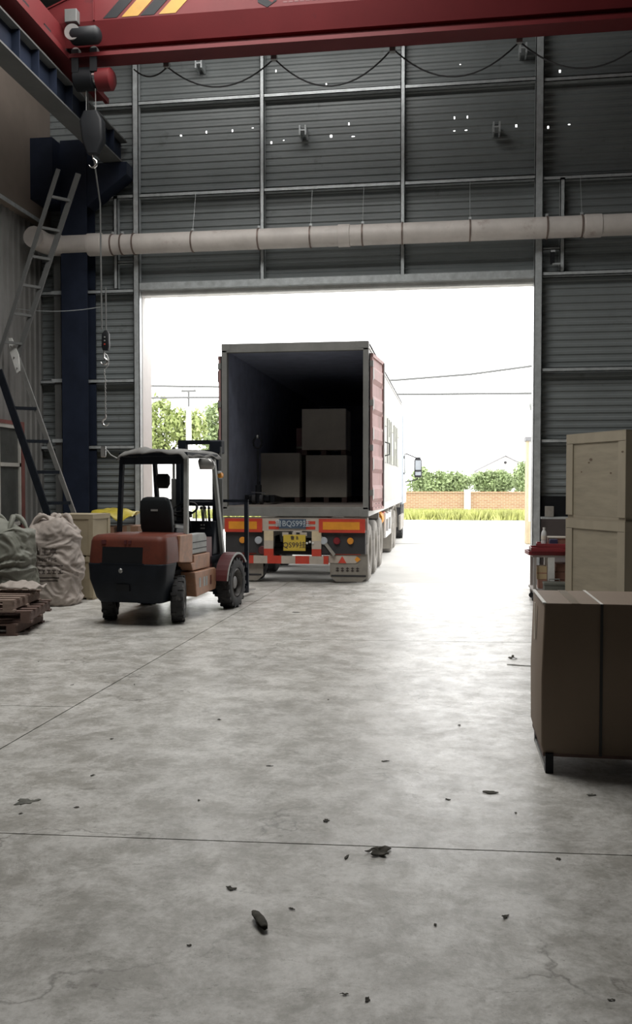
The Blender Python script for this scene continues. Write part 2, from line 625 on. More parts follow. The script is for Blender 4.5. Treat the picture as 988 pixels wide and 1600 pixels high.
HOLES = [(-4.50, 7.62, .02), (-4.05, 7.65, .015), (-3.6, 7.66, .015), (-3.25, 7.68, .02), (-2.93, 7.40, .018), (-2.72, 7.43, .016), (-1.92, 7.45, .025), (-1.55, 7.43, .035),
         (-1.62, 7.66, .015), (-0.68, 7.43, .016), (0.11, 7.43, .022), (0.30, 7.43, .028), (0.11, 7.64, .013), (0.32, 7.64, .013), (1.10, 7.47, .02), (1.60, 7.42, .018), (1.93, 7.43, .025),
         (1.78, 8.30, .02), (0.20, 8.50, .015), (-2.0, 8.33, .015), (-2.85, 8.58, .013)]
ZTOP = 9.6
for x0, x1, z0 in ((-7.05, -5.25, 0.0), (-5.25, -3.07, 5.06), (-3.07, -0.72, 5.06), (-0.72, 1.45, 5.06), (1.45, 4.6, 1.12), (4.6, 8.2, 1.12)):
    for za, zb in ((z0, 6.62), (6.62, ZTOP)):
        sheet(x0, x1, za, zb, WY, 0.118, 0.018, 'sheet', wall_b, [(h[0], h[1], h[2] * 0.7) for h in holes_for(x0, x1, HOLES) if za + .1 < h[1] < zb])
box(1.45, 8.2, WY - 0.05, WY + 0.12, 0, 1.12, 'plinth_panel', 'plinth', wall_b)
# steel columns, posts and rails of the frame: C channels open to the side


def channel_post(x, z0, z1, w, y0=14.80, d=0.12):
    m = MB()
    t = 0.012
    m.box(x - w / 2, x + w / 2, y0, y0 + t, z0, z1)
    m.box(x - w / 2, x - w / 2 + t, y0, y0 + d, z0, z1)
    m.box(x + w / 2 - t, x + w / 2, y0, y0 + d, z0, z1)
    m.build('steel_post', 'galv', wall_b)


def girt(x0, x1, z, h=0.07, y0=14.83, d=0.11):
    t = 0.012
    m = MB()
    m.box(x0, x1, y0, y0 + t, z - h / 2, z + h / 2)
    m.box(x0, x1, y0, y0 + d, z + h / 2 - t, z + h / 2)
    m.box(x0, x1, y0, y0 + d, z - h / 2, z - h / 2 + t)
    m.build('steel_girt', 'galv', wall_b)


channel_post(-5.245, 0, ZTOP, 0.105)
channel_post(1.45, 0, ZTOP, 0.13)
channel_post(-3.06, 5.05, ZTOP, 0.075, 14.83)
channel_post(-0.72, 5.05, ZTOP, 0.075, 14.83)
channel_post(-5.62, 5.03, 6.60, 0.07, 14.83)
channel_post(1.82, 5.06, 6.55, 0.075, 14.83)
for z in (8.13, 6.58):
    girt(-6.4, -5.30, z)
    girt(-5.19, -3.10, z)
    girt(-3.02, -0.76, z)
    girt(-0.68, 1.385, z)
    girt(1.515, 8.2, z - 0.03)
for z in (4.98, 3.45, 2.31):
    girt(-7.0, -5.30, z)
    girt(1.515, 8.2, z + 0.06)
girt(-5.58, -5.30, 5.47, 0.05)
girt(1.515, 1.78, 5.44, 0.05)
# lintel and door track above the opening
MB().box(-5.19, 1.385, 14.80, 14.95, 4.99, 5.10).build('lintel_channel', 'galv', wall_b)
MB().box(-5.19, 1.385, 14.90, 15.10, 4.90, 4.985).build('door_track', 'white_plastic', wall_b)
MB().box(-5.30, -5.19, 14.95, 15.42, 0, 5.05).build('gate_reveal', 'white', wall_b)
MB().box(1.385, 1.45, 14.95, 15.12, 0, 5.05).build('gate_reveal', 'galv', wall_b)
# short stub brackets bolted to the sheets
for x, z in ((-4.115, 8.687), (-2.358, 7.487), (0.775, 7.367), (1.182, 8.577)):
    m = MB()
    m.box(x - 0.06, x - 0.035, 14.72, 14.97, z - 0.08, z + 0.08)
    m.box(x + 0.035, x + 0.06, 14.72, 14.97, z - 0.08, z + 0.08)
    m.box(x - 0.035, x + 0.035, 14.72, 14.97, z - 0.012, z + 0.012)
    m.build('stub_bracket', 'galv', wall_b)
# wall shelf on the plinth
shelf = thing('wall_shelf', 'narrow steel wall shelf behind the red trays', 'shelf', (1.73, 14.9, 1.12))
MB().box(-0.22, 0.5, -0.26, 0.05, 0.0, 0.03).build('shelf_board', 'galv', shelf)
MB().box(-0.2, 0.48, 0.0, 0.05, 0.03, 0.36).build('back_panel', 'black', shelf)
b = box(1.58, 1.71, 14.70, 14.82, 1.152, 1.32, 'small_carton', 'chassis', None, 0.006)
tag(b, 'small grey carton standing on the wall shelf', 'box')

# ------------------------------------------------------------------ side walls, rear wall, roof
wall_l = struct('wall_left', 'left hall wall of ribbed grey cladding with a smooth upper panel')


def vsheet(y0, y1, z0, z1, x, pitch, depth, m, parent, name='ribbed_sheet'):
    prof = []
    y = y0
    while y < y1:
        for dy, d in ((0, 0), (pitch * 0.7, 0), (pitch * 0.78, depth), (pitch * 0.92, depth)):
            if y + dy < y1:
                prof.append((y + dy, x + d))
        y += pitch
    prof.append((y1, x))
    vs = [(xx, yy, z) for z in (z0, z1) for yy, xx in prof]
    n = len(prof)
    fs = [(i, i + 1, n + i + 1, n + i) for i in range(n - 1)]
    return MB().add(vs, fs).build(name, m, parent)


for k in range(-14, 15, 3):
    vsheet(k, min(k + 3, 15), 0, 6.15, -7.03, 0.19, 0.03, 'leftclad', wall_l)
box(-7.1, -6.85, -14, 14.98, 6.12, 9.6, 'upper_panel', 'leftpanel', wall_l)
box(-6.85, -6.83, -14, 14.6, 6.10, 6.16, 'edge_angle', 'galv', wall_l)
wall_r = struct('wall_right', 'right hall wall')
box(8.2, 8.3, -14, 15.2, 0, 11, 'wall_panel', 'farwall', wall_r)
wall_f = struct('wall_front', 'rear hall wall behind the viewer')
box(-7.2, 8.3, -14.1, -14, 0, 11, 'wall_panel', 'farwall', wall_f)
ceil = struct('ceiling', 'dark sheet roof with steel purlins')


def roofz(x):
    return 9.3 + 0.06 * (x + 7)


edges = [-7.1]
for sx, sy in SKYLIGHTS:
    edges += [sx - SKY_W / 2, sx + SKY_W / 2]
edges.append(8.3)
for i in range(len(edges) - 1):
    xa, xb = edges[i], edges[i + 1]
    if i % 2 == 0:
        spans = [(-14, 15.2)]
    else:
        spans = [(-14, 9.6 - SKY_L / 2), (9.6 + SKY_L / 2, 15.2)]
    for ya, yb in spans:
        MB().prism([(xa, roofz(xa)), (xb, roofz(xb)), (xb, roofz(xb) + 0.05), (xa, roofz(xa) + 0.05)], 'y', ya, yb).build('roof_sheet', 'roof', ceil)
for k in range(9):
    y = -12 + k * 3.1 if k < 8 else 14.6
    MB().prism([(-7, roofz(-7) - 0.14), (8.2, roofz(8.2) - 0.14), (8.2, roofz(8.2)), (-7, roofz(-7))], 'y', y, y + 0.06).build('purlin', 'galv' if k == 8 else 'roof', ceil)
for i, (sx, sy) in enumerate(SKYLIGHTS):
    w = struct('window_%d' % (i + 2), 'translucent roof sheet letting daylight in')
    xa, xb = sx - SKY_W / 2, sx + SKY_W / 2
    MB().prism([(xa, roofz(xa) + 0.01), (xb, roofz(xb) + 0.01), (xb, roofz(xb) + 0.03), (xa, roofz(xa) + 0.03)], 'y', sy - SKY_L / 2, sy + SKY_L / 2).build('translucent_sheet', 'skysheet', w)

# left window with red-brown trim
win = struct('window_1', 'white framed window with red-brown trim in the left wall')
X = -7.0
box(X, X + 0.02, 12.4, 13.95, 1.0, 2.62, 'window_pane', 'pane', win)
for z0, z1 in ((2.58, 2.64), (1.96, 2.02), (1.0, 1.06)):
    box(X, X + 0.05, 12.4, 13.97, z0, z1, 'frame_rail', 'winframe', win)
for y in (12.4, 13.22, 13.92):
    box(X, X + 0.05, y, y + 0.05, 1.0, 2.62, 'frame_stile', 'winframe', win)
box(X - 0.01, X + 0.06, 12.3, 14.08, 2.64, 2.70, 'window_trim', 'winred', win)
box(X - 0.01, X + 0.06, 13.98, 14.08, 0.9, 2.64, 'window_trim', 'winred', win)

# navy crane columns and corbels
colm = struct('trim_1', 'navy steel column carrying the crane rail in the corner')
MB().box(-6.46, -6.0, 14.50, 14.53, 0, 7.45).box(-6.46, -6.0, 14.85, 14.88, 0, 7.45).box(-6.25, -6.21, 14.53, 14.85, 0, 7.45).build('column_shaft', 'navy', colm)
MB().prism([(-6.0, 6.35), (-5.30, 6.85), (-5.30, 7.05), (-6.0, 7.05)], 'y', 14.52, 14.86).build('corbel', 'navy', colm)
MB().box(-6.85, -6.46, 14.2, 14.9, 6.4, 7.4).build('gusset_box', 'navy', colm)
for y in (9.0, 3.0, -3.0):
    MB().box(-6.46, -6.0, y, y + .03, 0, 7.45).box(-6.46, -6.0, y + .35, y + .38, 0, 7.45).box(-6.25, -6.21, y + .03, y + .35, 0, 7.45).build('column_shaft', 'navy', colm)
    MB().prism([(-6.0, 6.35), (-5.30, 6.85), (-5.30, 7.05), (-6.0, 7.05)], 'y', y + .02, y + .36).build('corbel', 'navy', colm)
# a bar column with clips beside the blue column
MB().box(-6.68, -6.56, 14.7, 14.86, 0, 6.0).build('stiffener_post', 'runway', colm)
for z in (2.42, 3.45, 4.95):
    MB().box(-6.72, -6.5, 14.66, 14.70, z - 0.03, z + 0.03).build('clip', 'galv', colm)

# ------------------------------------------------------------------ crane runway and crane
run = thing('crane_runway_beam', 'long grey crane runway beam under the left roof edge', 'beam', (-5.55, 14.9, 7.06))
MB().box(-0.16, 0.16, -17, 0, 0, 0.025).build('bottom_flange', 'runway', run)
MB().box(-0.012, 0.012, -17, 0, 0.025, 0.44).build('web', 'navy', run)
MB().box(-0.13, 0.13, -17, 0, 0.44, 0.465).build('top_flange', 'runway', run)
MB().box(-0.03, 0.03, -17, 0, 0.465, 0.53).build('rail', 'steel', run)
st = MB().box(0.012, 0.12, -0.01, 0.01, 0.025, 0.44).mesh('stiffener', 'navy')
for k in range(16):
    link_mesh('stiffener', st, run, (0, -0.6 - k * 0.55, 0))

crane = thing('overhead_crane', 'red overhead crane girder with hazard stripes under the roof', 'crane', (0, 12.4, 7.70))
# local z = 0 at bottom of girder flange, girder along x
prof = [(-0.20, 1.24), (-0.20, 0.47), (-0.09, 0.17), (0.09, 0.17), (0.20, 0.47), (0.20, 1.24)]
m = MB()
xs = [(-4.90, 1.24), (7.4, 1.24)]
n = len(prof)
# tapered left end then straight run
stations = [(-5.78, 0.60), (-4.90, 0.94), (-4.1, 1.24), (7.6, 1.24)]
vs = []
for x, top in stations:
    for y, z in prof:
        vs.append((x, y, min(z, top) if z > 0.5 else z))
fs = []
for i in range(len(stations) - 1):
    for k in range(n):
        a = i * n + k
        b2 = i * n + (k + 1) % n
        fs.append((a, b2, b2 + n, a + n))
fs.append(tuple(range(n)))
fs.append(tuple(reversed(range((len(stations) - 1) * n, len(stations) * n))))
m.add(vs, fs).build('box_girder', 'crane', crane)
MB().box(-5.3, 7.6, -0.02, 0.02, 0.05, 0.18).build('lower_web', 'crane', crane)
MB().box(-5.3, 7.6, -0.17, 0.17, 0.0, 0.055).build('bottom_flange', 'crane', crane)
MB().box(-4.92, -4.90, -0.225, 0.225, 0.47, 0.96).build('end_stiffener', 'crane', crane)
MB().bar((-5.78, 0, 0.61), (-4.9, 0, 0.95), 0.44, 0.02).build('end_cover_plate', 'crane', crane)
# end carriage riding on the runway rail
ec = MB()
ec.box(-5.72, -5.38, -2.6, 1.35, 0.03, 0.42)
ec.build('end_carriage', 'crane', crane, 0.01)
MB().box(-5.36, -5.30, -2.6, 1.35, -0.02, 0.06).build('carriage_flange', 'crane', crane)
for y in (-2.0, -1.35, -0.7, 0.0, 0.75):
    MB().box(-5.385, -5.37, y - 0.1, y + 0.1, 0.10, 0.17).build('carriage_slot', 'black', crane)
for y in (-2.35, 1.1):
    MB().lathe([(0.1, -0.05), (0.13, -0.05), (0.13, 0.05), (0.1, 0.05)], 18, 'x', (-5.55, y, 0.02)).build('carriage_wheel', 'steel', crane)
# hazard stripes: slanted bars on the girder face
for i, x in enumerate((-4.60, -4.33, -4.06, -3.79)):
    w = 0.2 if i % 2 == 0 else 0.24
    MB().prism([(x - .18, 0.49), (x + w - .18, 0.49), (x + w + 0.50, 1.16), (x + 0.50, 1.16)], 'y', -0.206, -0.2005).build('hazard_stripe', 'black' if i % 2 == 0 else 'yellow', crane)
# emblem: black hexagon with a slanted double notch, then a line of small lettering strokes
hx, hz = -2.44, 0.62
MB().prism([(hx + 0.15 * math.sin(R(60 * k)), hz + 0.15 * math.cos(R(60 * k))) for k in range(6)], 'y', -0.207, -0.2005).build('emblem_hexagon', 'black', crane)
for dz in (-0.035, 0.045):
    MB().prism([(hx - 0.10, hz + dz + 0.06), (hx - 0.07, hz + dz + 0.085), (hx + 0.10, hz + dz - 0.03), (hx + 0.07, hz + dz - 0.06)], 'y', -0.2085, -0.207).build('emblem_notch', 'crane', crane)
for k in range(4):
    a = -2.22 + k * 0.22
    MB().box(a, a + 0.17, -0.2035, -0.2, 0.60, 0.63).box(a + 0.02, a + 0.05, -0.2035, -0.2, 0.63, 0.76).box(a + 0.11, a + 0.14, -0.2035, -0.2, 0.63, 0.76).box(a, a + 0.17, -0.2035, -0.2, 0.76, 0.79).build('girder_lettering', 'black', crane)
for k in range(12):
    a = -2.22 + k * 0.078
    MB().box(a, a + 0.055, -0.2025, -0.2, 0.515, 0.535).build('girder_small_print', 'maroon', crane)
# crane electrics at the left end
MB().box(-5.30, -5.12, -0.32, -0.2, 0.42, 0.60).build('junction_box', 'runway', crane, 0.01)
MB().lathe([(0.05, -0.22), (0.10, -0.2), (0.12, -0.16), (0.12, 0.16), (0.09, 0.2), (0.05, 0.22)], 18, 'x', (-4.98, -0.34, 0.20)).build('travel_motor', 'black', crane, 0, 40)
MB().lathe([(0.09, -0.04), (0.11, -0.04), (0.11, 0.04), (0.09, 0.04)], 18, 'y', (-5.14, -0.40, 0.22)).build('motor_fan_guard', 'steel', crane)
# festoon cable loops under the girder


def catenary(a, b2, sag, n=14):
    a = Vector(a)
    b2 = Vector(b2)
    return [a.lerp(b2, i / n) - Vector((0, 0, sag * (1 - (2 * i / n - 1) ** 2))) for i in range(n + 1)]


fest = thing('festoon_cable', 'black power cable hanging in loops below the red girder', 'cable', (0, 12.66, 7.68))
for xa, xb, sg in ((-4.5, -4.0, 0.12), (-4.0, -2.45, 0.33), (-2.42, -0.80, 0.42), (-0.72, 0.95, 0.40), (0.98, 2.7, 0.4), (2.72, 4.4, 0.4)):
    MB().tube(catenary((xa, 0, 0), (xb, 0, 0), sg), 0.011, 6).build('cable_loop', 'cable', fest)
for x in (-4.0, -2.43, -0.76, 0.96, 2.71):
    MB().box(x - 0.04, x + 0.04, -0.06, 0.02, -0.02, 0.05).build('cable_clip', 'steel', fest)

# electric wire-rope hoist hanging near the left end of the girder
hst = thing('electric_hoist', 'dark electric hoist with a red end drum hanging below the girder end', 'hoist', (-5.0, 12.4, 7.2))
MB().lathe([(0.13, -0.16), (0.16, -0.14), (0.16, 0.12), (0.13, 0.14)], 20, 'x', (-0.12, 0, 0.26)).build('hoist_body', 'black', hst, 0, 40)
MB().lathe([(0.10, 0.14), (0.155, 0.16), (0.155, 0.36), (0.10, 0.40)], 20, 'x', (-0.10, 0, 0.24)).build('end_drum', 'crane', hst, 0, 40)
MB().lathe([(0.09, 0.02), (0.115, 0.03), (0.115, 0.10), (0.09, 0.11)], 20, 'x', (-0.02, -0.02, 0.27)).build('motor_band', 'chrome', hst, 0, 40)
for sx in (-0.22, 0.05):
    MB().box(sx - 0.05, sx + 0.05, -0.16, -0.13, 0.30, 0.62).build('trolley_plate', 'black', hst)
    MB().lathe([(0.03, -0.03), (0.06, -0.03), (0.06, 0.03), (0.03, 0.03)], 14, 'y', (sx, -0.10, 0.60)).build('trolley_wheel', 'steel', hst)
MB().tube([(0.02, 0, 0.12), (0.02, 0, -0.22)], 0.008, 6).tube([(-0.12, 0, 0.12), (-0.12, 0, -0.22)], 0.008, 6).build('lifting_rope', 'steel', hst)
MB().loft([(-0.80, -0.10, 0.06, -0.06, 0.06, 0.03), (-0.62, -0.17, 0.15, -0.08, 0.08, 0.04), (-0.34, -0.2, 0.14, -0.09, 0.09, 0.04), (-0.2, -0.15, 0.06, -0.06, 0.06, 0.03)]).build('hook_block', 'black', hst, 0, 40)
hk = [(-0.02 + 0.0, 0, -0.78), (-0.02, 0, -0.86)]
for k in range(9):
    a = R(80 - k * 30)
    hk.append((-0.03 + 0.06 * math.cos(a), 0, -0.93 + 0.06 * math.sin(a)))
MB().tube(hk, [0.02] * 3 + [0.019] * 5 + [0.012, 0.009, 0.006], 8).build('hook', 'chrome', hst, 0, 60)

pend = thing('pendant_control', 'hanging crane pendant control on a long grey cable near the column', 'control', (-5.30, 13.5, 3.75))
MB().tube([(-0.09, -0.45, 4.0), (-0.08, -0.3, 3.2), (-0.06, 0, 2.3), (-0.05, 0, 0.35)], 0.014, 8).build('control_cable', 'runway', pend)
MB().tube([(0.02, 0, 1.0), (0.02, 0, 0.30)], 0.012, 8).build('strain_rope', 'runway', pend)
MB().loft([(0.02, -0.03, 0.06, -0.035, 0.035, 0.015), (0.08, -0.045, 0.075, -0.045, 0.045, 0.02), (0.28, -0.04, 0.07, -0.04, 0.04, 0.02), (0.33, 0.0, 0.04, -0.02, 0.02, 0.008)]).build('control_box', 'black', pend, 0, 40)
for k in range(3):
    MB().lathe([(0.012, 0), (0.012, 0.012)], 10, 'y', (0.015, -0.055, 0.11 + k * 0.055)).build('push_button', 'fgrey' if k else 'refred', pend)

sling = thing('chain_sling', 'thin lifting chain with two steel hooks below the pendant control', 'chain', (-5.30, 13.5, 2.60))
lk = MB().tube([(0.011 * math.cos(a), 0, 0.02 * math.sin(a)) for a in [R(k * 45) for k in range(9)]], 0.0045, 5, False).mesh('chain_link', 'steel', 60)
for k in range(24):
    link_mesh('chain_link', lk, sling, (0.012 * math.sin(k * .5) if k > 17 else 0, 0, 0.14 + k * 0.031), (0, 0, R(90 * (k % 2))))


def hook_pts(cx, cz, r, flip=1):
    p = [(cx, 0, cz + 2.2 * r), (cx, 0, cz + 1.4 * r)]
    for k in range(9):
        a = R(80 - k * 31)
        p.append((cx + flip * r * math.cos(a), 0, cz + r * math.sin(a)))
    return p


MB().tube(hook_pts(0.0, 0.05, 0.055, -1), [0.012, 0.016, 0.018, 0.018, 0.018, 0.018, 0.017, 0.016, 0.013, 0.01, 0.006], 8).build('lower_hook', 'chrome', sling, 0, 60)
MB().tube(hook_pts(-0.02, 1.0, 0.05, 1), [0.012, 0.016, 0.018, 0.018, 0.018, 0.018, 0.017, 0.016, 0.013, 0.01, 0.006], 8).build('upper_hook', 'chrome', sling, 0, 60)
MB().tube([(0.0, 0, 0.88), (0.05, 0, 0.94), (0.055, 0, 1.03), (0.03, 0, 1.10), (-.02, 0, 1.13)], 0.008, 6).build('hook_latch', 'steel', sling)
MB().tube([(-0.02, 0, 1.11), (-0.01, 0, 1.17)], 0.012, 6).build('top_shackle', 'steel', sling)

# thin wire from left wall to the pendant
w = MB().tube(catenary((-7.0, 13.9, 4.55), (-5.36, 13.5, 4.45), 0.06), 0.006, 5).build('sagging_wire', 'galv')
tag(w, 'thin wire sagging from the left wall to the pendant cable', 'wire')

# ------------------------------------------------------------------ big ventilation pipe along the wall
pz, py_, pr = 5.70, 14.58, 0.165
duct = thing('ventilation_pipe', 'long beige plastic ventilation pipe strapped across the gate wall', 'pipe', (0, py_, pz))


def ring(x0, x1, r, name, m, z=0.0):
    return MB().lathe([(r - 0.012, x0), (r, x0 + 0.006), (r, x1 - 0.006), (r - 0.012, x1)], 28, 'x', (0, 0, z)).build(name, m, duct, 0, 40)


MB().lathe([(pr, -5.62), (pr, 8.1)], 28, 'x').build('pipe_run', 'pipe', duct, 0, 40)
ring(-6.45, -5.95, pr + 0.004, 'pipe_sleeve', 'pipe', 0.02)
ring(-6.0, -5.75, pr + 0.022, 'pipe_sleeve', 'pipe', 0.015)
ring(-5.78, -5.58, pr + 0.012, 'pipe_sleeve', 'pipe', 0.0)
ring(-1.75, -1.55, pr + 0.014, 'pipe_sleeve', 'pipe')
ring(2.12, 2.38, pr + 0.014, 'pipe_sleeve', 'pipe')
el = []
for k in range(7):
    a = R(90 * k / 6)
    el.append((-6.45 - 0.25 * math.sin(a), -0.25 + 0.25 * math.cos(a), 0.02))
MB().tube(el + [(-6.70, -0.6, 0.02)], pr + 0.01, 24).build('pipe_elbow', 'pipe', duct, 0, 40)
for x in (-5.57, -5.40, -5.19, -4.18, -3.06, -2.2, -1.35, -0.71, 0.36, 1.55, 2.08, 3.4):
    rr = pr + 0.008
    MB().lathe([(rr, x - 0.012), (rr + 0.006, x - 0.012), (rr + 0.006, x + 0.012), (rr, x + 0.012)], 28, 'x').build('pipe_clamp', 'strap' if x > -5.3 else 'strap', duct, 0, 40)
    MB().box(x - 0.02, x + 0.02, -0.01, 0.02, pr, pr + 0.05).build('clamp_lug', 'galv', duct)
for x in (-4.18, -2.2, -1.35, 0.36, 2.08):
    MB().tube([(x, 0.0, pr + 0.04), (x, 0.18, 0.85)], 0.004, 5).build('hanger_wire', 'galv', duct)
sp = thing('wall_bracket_box', 'small dark box between two short posts right of the gate', 'box', (1.66, 14.75, 5.13))
MB().box(-0.03, 0.03, -0.04, 0.06, 0.05, 0.24).build('box_body', 'black', sp)
MB().box(0.0, 0.12, -0.03, 0.05, 0.03, 0.05).build('arm', 'galv', sp)
MB().box(-0.03, 0.04, -0.05, -0.04, 0.22, 0.25).build('cap', 'galv', sp)

# ------------------------------------------------------------------ ladder bent like an elbow, left
lad = thing('folding_ladder', 'tall dark folding ladder with a white hinge bent against the left wall', 'ladder', (-5.35, 13.3, 0))
P0a, P0b = Vector((-0.36, -0.12, 0)), Vector((0.0, 0.12, 0))
apa, apb = Vector((-1.56, -0.12, 3.45)), Vector((-1.38, 0.12, 3.72))
tpa, tpb = Vector((-0.55, -0.12, 6.5)), Vector((-0.33, 0.12, 6.5))
MB().bar(P0a, apa, 0.035, 0.11, (1, 0, 0)).build('lower_rail', 'fdark', lad)
MB().bar(P0b, apb, 0.035, 0.07, (1, 0, 0)).build('lower_rail', 'steel', lad)
apa2, apb2 = Vector((-1.60, -0.12, 3.55)), Vector((-1.40, 0.12, 3.60))
MB().bar(apa2, tpa, 0.03, 0.06, (1, 0, 0)).build('upper_rail', 'runway', lad)
MB().bar(apb2, tpb, 0.03, 0.08, (1, 0, 0)).build('upper_rail', 'runway', lad)
for t in (0.12, 0.26, 0.40, 0.54, 0.68, 0.83):
    a = P0a.lerp(apa, t)
    b2 = P0b.lerp(apb, (a.z - P0b.z) / (apb.z - P0b.z))
    MB().bar(a, b2, 0.05, 0.05).build('rung', 'fdark', lad)
for t in (0.10, 0.25, 0.40, 0.55, 0.70, 0.86):
    b2 = apb2.lerp(tpb, t)
    a = apa2.lerp(tpa, (b2.z - apa2.z) / (tpa.z - apa2.z))
    MB().bar(a, b2, 0.04, 0.04).build('rung', 'runway', lad)
MB().prism([(-1.49, 3.98), (-1.44, 3.98), (-1.33, 3.72), (-1.31, 3.46), (-1.36, 3.42), (-1.42, 3.6), (-1.47, 3.75)], 'y', 0.07, 0.10).build('hinge_plate', 'white_plastic', lad)
for z, x in ((3.85, -1.45), (3.67, -1.40), (3.5, -1.35)):
    MB().lathe([(0.012, 0.055), (0.012, 0.07)], 8, 'y', (x, 0, z)).build('hinge_bolt', 'steel', lad)
MB().box(-0.5, 0.08, -0.16, 0.16, 0, 0.03).build('foot_bar', 'fdark', lad)

# ------------------------------------------------------------------ wooden crates


def crate(name, label, loc, rz, w, d, h, mp, mb, bt=0.018, bw=0.10, skid=0.08, group=None, feet=True):
    t = thing(name, label, 'crate', loc, rz, group)
    z0 = skid if feet else 0
    MB().box(-w / 2 + bt, w / 2 - bt, -d / 2 + bt, d / 2 - bt, z0, h - 0.015).build('panel_box', mp, t)
    # battens front/back
    for s in (-1, 1):
        y0, y1 = (s * d / 2, s * (d / 2 - bt)) if s < 0 else (s * (d / 2 - bt), s * d / 2)
        for x in (-w / 2, w / 2 - bw):
            MB().box(x, x + bw, y0, y1, z0, h - bw).build('batten', mb, t, 0.002)
        MB().box(-w / 2, w / 2, y0, y1, h - bw, h - 0.015).build('batten', mb, t, 0.002)
        x0, x1 = (-w / 2, -w / 2 + bt) if s < 0 else (w / 2 - bt, w / 2)
        for y in (-d / 2 + bt, d / 2 - bt - bw):
            MB().box(x0, x1, y, y + bw, z0, h - bw - .005).build('batten', mb, t, 0.002)
        MB().box(x0, x1, -d / 2 + bt, d / 2 - bt, h - bw, h - 0.015).build('batten', mb, t, 0.002)
    MB().box(-w / 2, w / 2, -d / 2, d / 2, h - 0.015, h).build('lid', mp, t)
    if feet:
        for x in (-w / 2 + 0.02, -0.05, w / 2 - 0.12):
            MB().box(x, x + 0.10, -d / 2 + 0.02, d / 2 - 0.02, 0, z0).build('skid', mb, t)
    return t


# right: two big crates, left face visible, turned 26 degrees
ca, sa = math.cos(R(26.6)), math.sin(R(26.6))
cw, cd = 1.25, 1.26
# near-left corner at (2.184, 11.44), far-left corner at (1.62, 12.57)
cx = 2.184 + cw / 2 * ca - cd / 2 * sa
cy_ = 11.44 + cw / 2 * sa + cd / 2 * ca
cr1 = crate('plywood_crate', 'large pale plywood crate at the bottom of the stack right of the gate', (cx, cy_, 0), 26.6, cw, cd, 1.22, 'wood', 'woodbatten', bw=0.13)
cr2 = crate('plywood_crate', 'large pale plywood crate with a dark knot on top of the stack', (cx, cy_, 1.22), 26.6, cw, cd, 1.13, 'wood', 'woodbatten', skid=0.045, bw=0.13)
for y, z, r in ((0.1, 0.78, 0.022), (0.14, 0.74, 0.013), (0.3, 0.62, 0.012), (-0.32, 0.60, 0.014), (-0.57, 0.86, 0.016)):
    mm = MB().lathe([(r, -0.002), (r * .8, 0.0)], 10, 'x', (0, 0, 0))
    o = mm.build('wood_knot', 'knot', cr2)
    o.location = (-cw / 2 + (0.0165 if abs(y) < 0.5 else -0.0005), y, z)
    o.scale = (1, 1.5, 0.8)

# left: two cream crates stacked
for z0, h, lb in ((0, 0.62, 'cream wooden crate on the floor behind the printed bag'), (0.62, 0.62, 'cream wooden crate stacked on top behind the printed bag')):
    c = crate('wooden_crate', lb, (-5.33, 12.63, z0), -4, 0.62, 0.58, h, 'cream', 'cream', bt=0.012, bw=0.07, skid=0.03)
    MB().box(-0.02, 0.03, -0.30, -0.29, 0.05, 0.10).build('label_mark', 'knot', c)

# ------------------------------------------------------------------ woven sacks
SACK_BVH = {}


def conform(o, bvh, lift=0.004):
    mb = o.matrix_basis
    inv = mb.inverted()
    for v in o.data.vertices:
        p = mb @ v.co
        hit = bvh.ray_cast(Vector((p.x, -3, p.z)), Vector((0, 1, 0)))[0]
        if hit:
            v.co = inv @ Vector((p.x, hit.y - lift, p.z))


